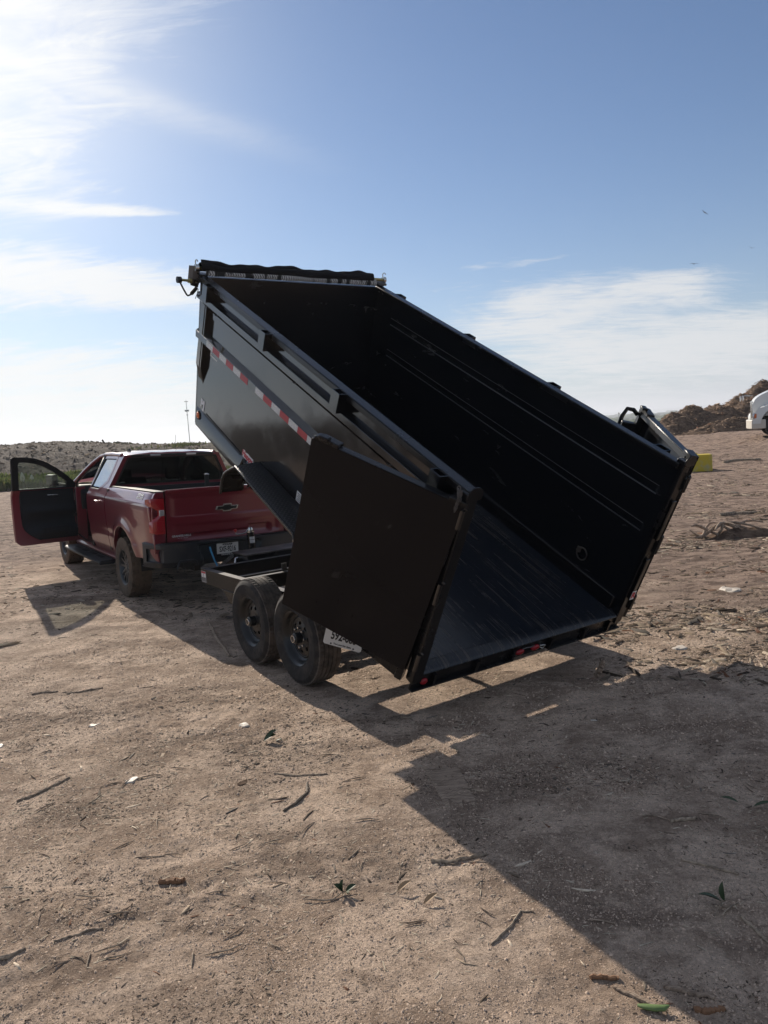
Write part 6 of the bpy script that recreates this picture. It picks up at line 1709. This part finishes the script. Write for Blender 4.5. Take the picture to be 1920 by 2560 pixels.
# grubbed up roots
rt_ = thing('root_clump', 'pale tangled roots pulled up on a low mound at right', 'root clump', Matrix.Translation((5.55, 12.1, G(5.55, 12.1))))
mbm = MB(); gp_ = []
for i in range(9):
    a_ = i / 8; gp_.append([(a_ * 1.3 - .55 , (j / 8 - .5) * .6, .16 * math.sin(math.pi * a_) * math.sin(math.pi * j / 8) * random.uniform(.75, 1.2) - .02) for j in range(9)])
mbm.grid(gp_).build('soil_mound', m_mulch, rt_, smooth=80)
for i in range(9):
    a_ = random.uniform(-.6, .6); l = random.uniform(.25, .75); x0 = random.uniform(-.3, .3)
    MB().tube([(x0 + l * t * math.cos(a_) - .3, l * t * math.sin(a_) + .08 * math.sin(t * 5 + i), .12 + .09 * math.sin(t * 3 + i)) for t in np.linspace(-.6, .8, 8)], [.012, .02, .024, .022, .02, .018, .014, .008], 6).build('root', m_palewood, rt_, smooth=60)
# weathered board pressed into the dirt
bo = thing('weathered_board', 'pale worn flat board pressed into the dirt on the shadow edge', 'board')
gb = []
c4 = [(.10, 4.50), (.345, 4.44), (.40, 3.93), (.21, 3.90)]
for i in range(13):
    u = i / 12; row = []
    for j in range(15):
        v = j / 14
        a_ = Vector((*c4[0], 0)).lerp(Vector((*c4[1], 0)), u); b_ = Vector((*c4[3], 0)).lerp(Vector((*c4[2], 0)), u)
        p = a_.lerp(b_, v + (.07 * math.sin(u * 17) + .05 * math.sin(u * 41)) * (v > .5) - (.06 * math.sin(u * 23) + .04 * math.sin(u * 37)) * (v < .5))
        row.append((p.x, p.y, G(p.x, p.y) + .005 + .003 * math.sin(u * 40 + v * 9) - .018 * (min(u, 1 - u, v, 1 - v) < .02)))
    gb.append(row)
MB().grid(gb).build('board_face', m_palewood, bo, smooth=40)

def leaf(mb, base, d, up_, ln, w_, curl=.3):
    d, up_ = Vector(d).normalized(), Vector(up_).normalized(); sd = d.cross(up_).normalized(); rows = []
    for t in np.linspace(0, 1, 7):
        hw = w_ * math.sin(math.pi * min(1, t ** .8)) ** .8 * .5 + .0005
        c_ = Vector(base) + d * (ln * t) + up_ * (ln * curl * math.sin(t * 2.2) * .5)
        rows.append([c_ - sd * hw + up_ * hw * .5, c_ - up_ * hw * .1, c_ + sd * hw + up_ * hw * .5])
    mb.grid(rows)
def leaf_thing(name, label, x, y, specs, material, cat='leaf', stem=None, group=None):
    t = thing(name, label, cat, Matrix.Translation((x, y, G(x, y))), group)
    for i, (off, d, u_, ln, w_, cu) in enumerate(specs):
        mb = MB(); leaf(mb, off, d, u_, ln, w_, cu); mb.build('leaf', material, t, smooth=70, normals=False)
    if stem: MB().tube(stem, .003, 6).build('stem', m_stick, t, smooth=60)
    return t
leaf_thing('green_leaf', 'curled dark green leaf on the sunlit dirt left of the shadow', -.89, 5.03, [((-.03, 0, .01), (1, .15, .25), (0, -.3, 1), .09, .055, .4), ((.0, .01, .02), (.8, .5, .3), (-.3, -.2, 1), .085, .05, .5), ((.05, 0, .005), (1, .1, .1), (0, 0, 1), .05, .022, .2)], m_leaf)
leaf_thing('leafy_sprig', 'small green leafy sprig with a twig in the sunlit dirt', -.30, 3.24, [((0, 0, .01), (.2, .3, .9), (-.6, -.4, .3), .055, .03, .4), ((0, 0, .01), (-.8, .2, .5), (.2, -.2, 1), .05, .028, .4), ((.01, 0, .01), (.9, .1, .4), (0, -.3, 1), .055, .026, .3), ((.01, -.01, .01), (.3, -.8, .3), (0, .2, 1), .045, .024, .3)], m_leaf, 'sprig', [(-.05, -.05, .004), (0, 0, .012), (.06, .02, .01)])
leaf_thing('leafy_sprig', 'dark green sprig with two pointed leaves lying in the shadow', 1.26, 2.95, [((.0, 0, .02), (-.95, .1, .2), (0, .2, 1), .095, .034, .3), ((.01, 0, .02), (.15, .4, .9), (-.8, -.2, .3), .075, .032, .2)], m_leaf, 'sprig', [(-.06, -.06, .004), (0, 0, .022), (.02, .01, .02)])
leaf_thing('green_leaf', 'narrow dark leaf at the right edge inside the shadow', 1.75, 3.70, [((0, 0, .008), (1, -.3, .15), (0, 0, 1), .10, .03, .3), ((-.05, .05, .008), (-.9, .3, .1), (0, 0, 1), .09, .026, .3)], m_leaf)
pod = MB().tube([(-.052, .014, .010), (-.03, .004, .011), (.0, -.006, .012), (.03, -.008, .011), (.052, .0, .013)], [.006, .012, .014, .013, .004], 8)
o_ = pod.build('green_pod', m_palegreen, None, Matrix.Translation((.80, 2.44, G(.80, 2.44))) @ Matrix.Diagonal((1, 1, .6, 1)), smooth=60); set_props(o_, 'bright green curved leaf piece near the bottom edge', 'leaf')
for x, y, lab in ((-.03, 3.22, 'upright tan dry leaf left of its flat neighbour on the sunlit dirt'), (.08, 3.12, 'flat tan dry leaf in the sun, right of the upright one')):
    leaf_thing('dry_leaf', lab, x, y, [((-.03, 0, .006), (1, .5, .25), (0, -.3, 1), .075, .024, .4)], m_drybrown)
def scrap(name, label, x, y, s, material, cat='litter', group=None):
    mb = MB(); n = 9; rim__ = []; top = []
    for k in range(n):
        a_ = 2 * math.pi * k / n; r_ = s * random.uniform(.55, 1.1)
        rim__.append((r_ * math.cos(a_), r_ * .7 * math.sin(a_), -.003)); top.append((r_ * .8 * math.cos(a_), r_ * .56 * math.sin(a_), s * random.uniform(.04, .18)))
    mb.add(rim__ + top + [(0, 0, s * .12)], [(k, (k + 1) % n, n + (k + 1) % n, n + k) for k in range(n)] + [(n + k, n + (k + 1) % n, 2 * n) for k in range(n)])
    o_ = mb.build(name, material, None, Matrix.Translation((x, y, G(x, y))) @ Matrix.Rotation(random.uniform(0, 6), 4, 'Z'))
    set_props(o_, label, cat, group)
scrap('white_scrap', 'crumpled white scrap near the left edge of the sunlit dirt', -2.25, 5.54, .055, m_litter_white)
scrap('white_scrap', 'white bark scrap left of the curled green leaf', -1.11, 5.34, .065, m_litter_white)
scrap('white_scrap', 'largest white scrap among the sticks at centre left', -1.66, 4.57, .06, m_litter_white)
scrap('white_scrap', 'flat white scrap at far left above the dark stick', -2.85, 5.30, .06, m_litter_white)
scrap('white_scrap', 'white rubbish at the upper shadow edge right of the trailer', 2.45, 6.45, .10, m_litter_white)
scrap('white_scrap', 'cream board scrap lying right of the far barn door', 3.76, 8.33, .17, m_litter_white)
scrap('white_scrap', 'small pale stone standing out in the middle of the shadow', 1.30, 5.0, .03, m_litter_white)
scrap('clod', 'dark clod of crumbled soil beside the rear trailer wheel', -.35, 6.55, .06, m_mulch, 'clod')
scrap('clod', 'dark clod of soil lying left of the curved stick', -.95, 4.42, .05, m_mulch, 'clod')
# small twigs that nothing tells apart
proto = []
for i in range(6):
    l = random.uniform(.05, .13); bend = random.uniform(-.12, .12) * l
    mb = MB().tube([(-l / 2, 0, .004), (-l * .2, bend * .6, .006), (l * .15, bend, .005), (l / 2, bend * .3, .004)], [.0015, .0032, .0028, .0012], 6)
    proto.append(mb.build('dry_twig', [m_stick, m_palewood, m_stick][i % 3], smooth=60))
n_t = 0
while n_t < 150:
    r_ = 2.5 * (9 / 2.5) ** random.random(); a_ = R(random.uniform(-27, 28)); x, y = r_ * math.sin(a_), r_ * math.cos(a_)
    if float(pnoise(np.array([x * .9 + 3]), np.array([y * 1.4 + 11]))[0]) < -.12: continue
    o_ = proto[n_t] if n_t < 6 else proto[n_t % 6].copy()
    if n_t >= 6: COL.objects.link(o_)
    o_.matrix_world = Matrix.Translation((x, y, G(x, y))) @ Matrix.Rotation(random.uniform(0, 6.3), 4, 'Z') @ Matrix.Scale(random.uniform(.7, 1.3), 4)
    set_props(o_, 'small dry twig lying loose on the dirt', 'twig', 'small twigs scattered over the dirt'); n_t += 1
for args in ((-22.3, 48.2, 1.15, 'left of two tall cream flower spikes seen through the open door window'), (-21.9, 48.6, .95, 'right of two tall cream flower spikes seen through the open door window')):
    flower_spike(*args)
scn.cycles.max_bounces = 8

# ------------------------------------------------------------------ the air
m_air = bpy.data.materials.new('thin_haze'); m_air.use_nodes = True
An = NT(m_air.node_tree); An.n.remove(An.n['Principled BSDF'])
pv = An.new('ShaderNodeVolumePrincipled'); pv.inputs['Color'].default_value = (.86, .91, 1.0, 1); pv.inputs['Density'].default_value = 3.2e-4; pv.inputs['Anisotropy'].default_value = .3
An.l.new(pv.outputs[0], An.n['Material Output'].inputs['Volume'])
hz = MB().box(-12500, 12500, -150, 16500, -75, 85).build('haze', m_air, kind='stuff'); hz['label'] = 'pale haze over the far plain'
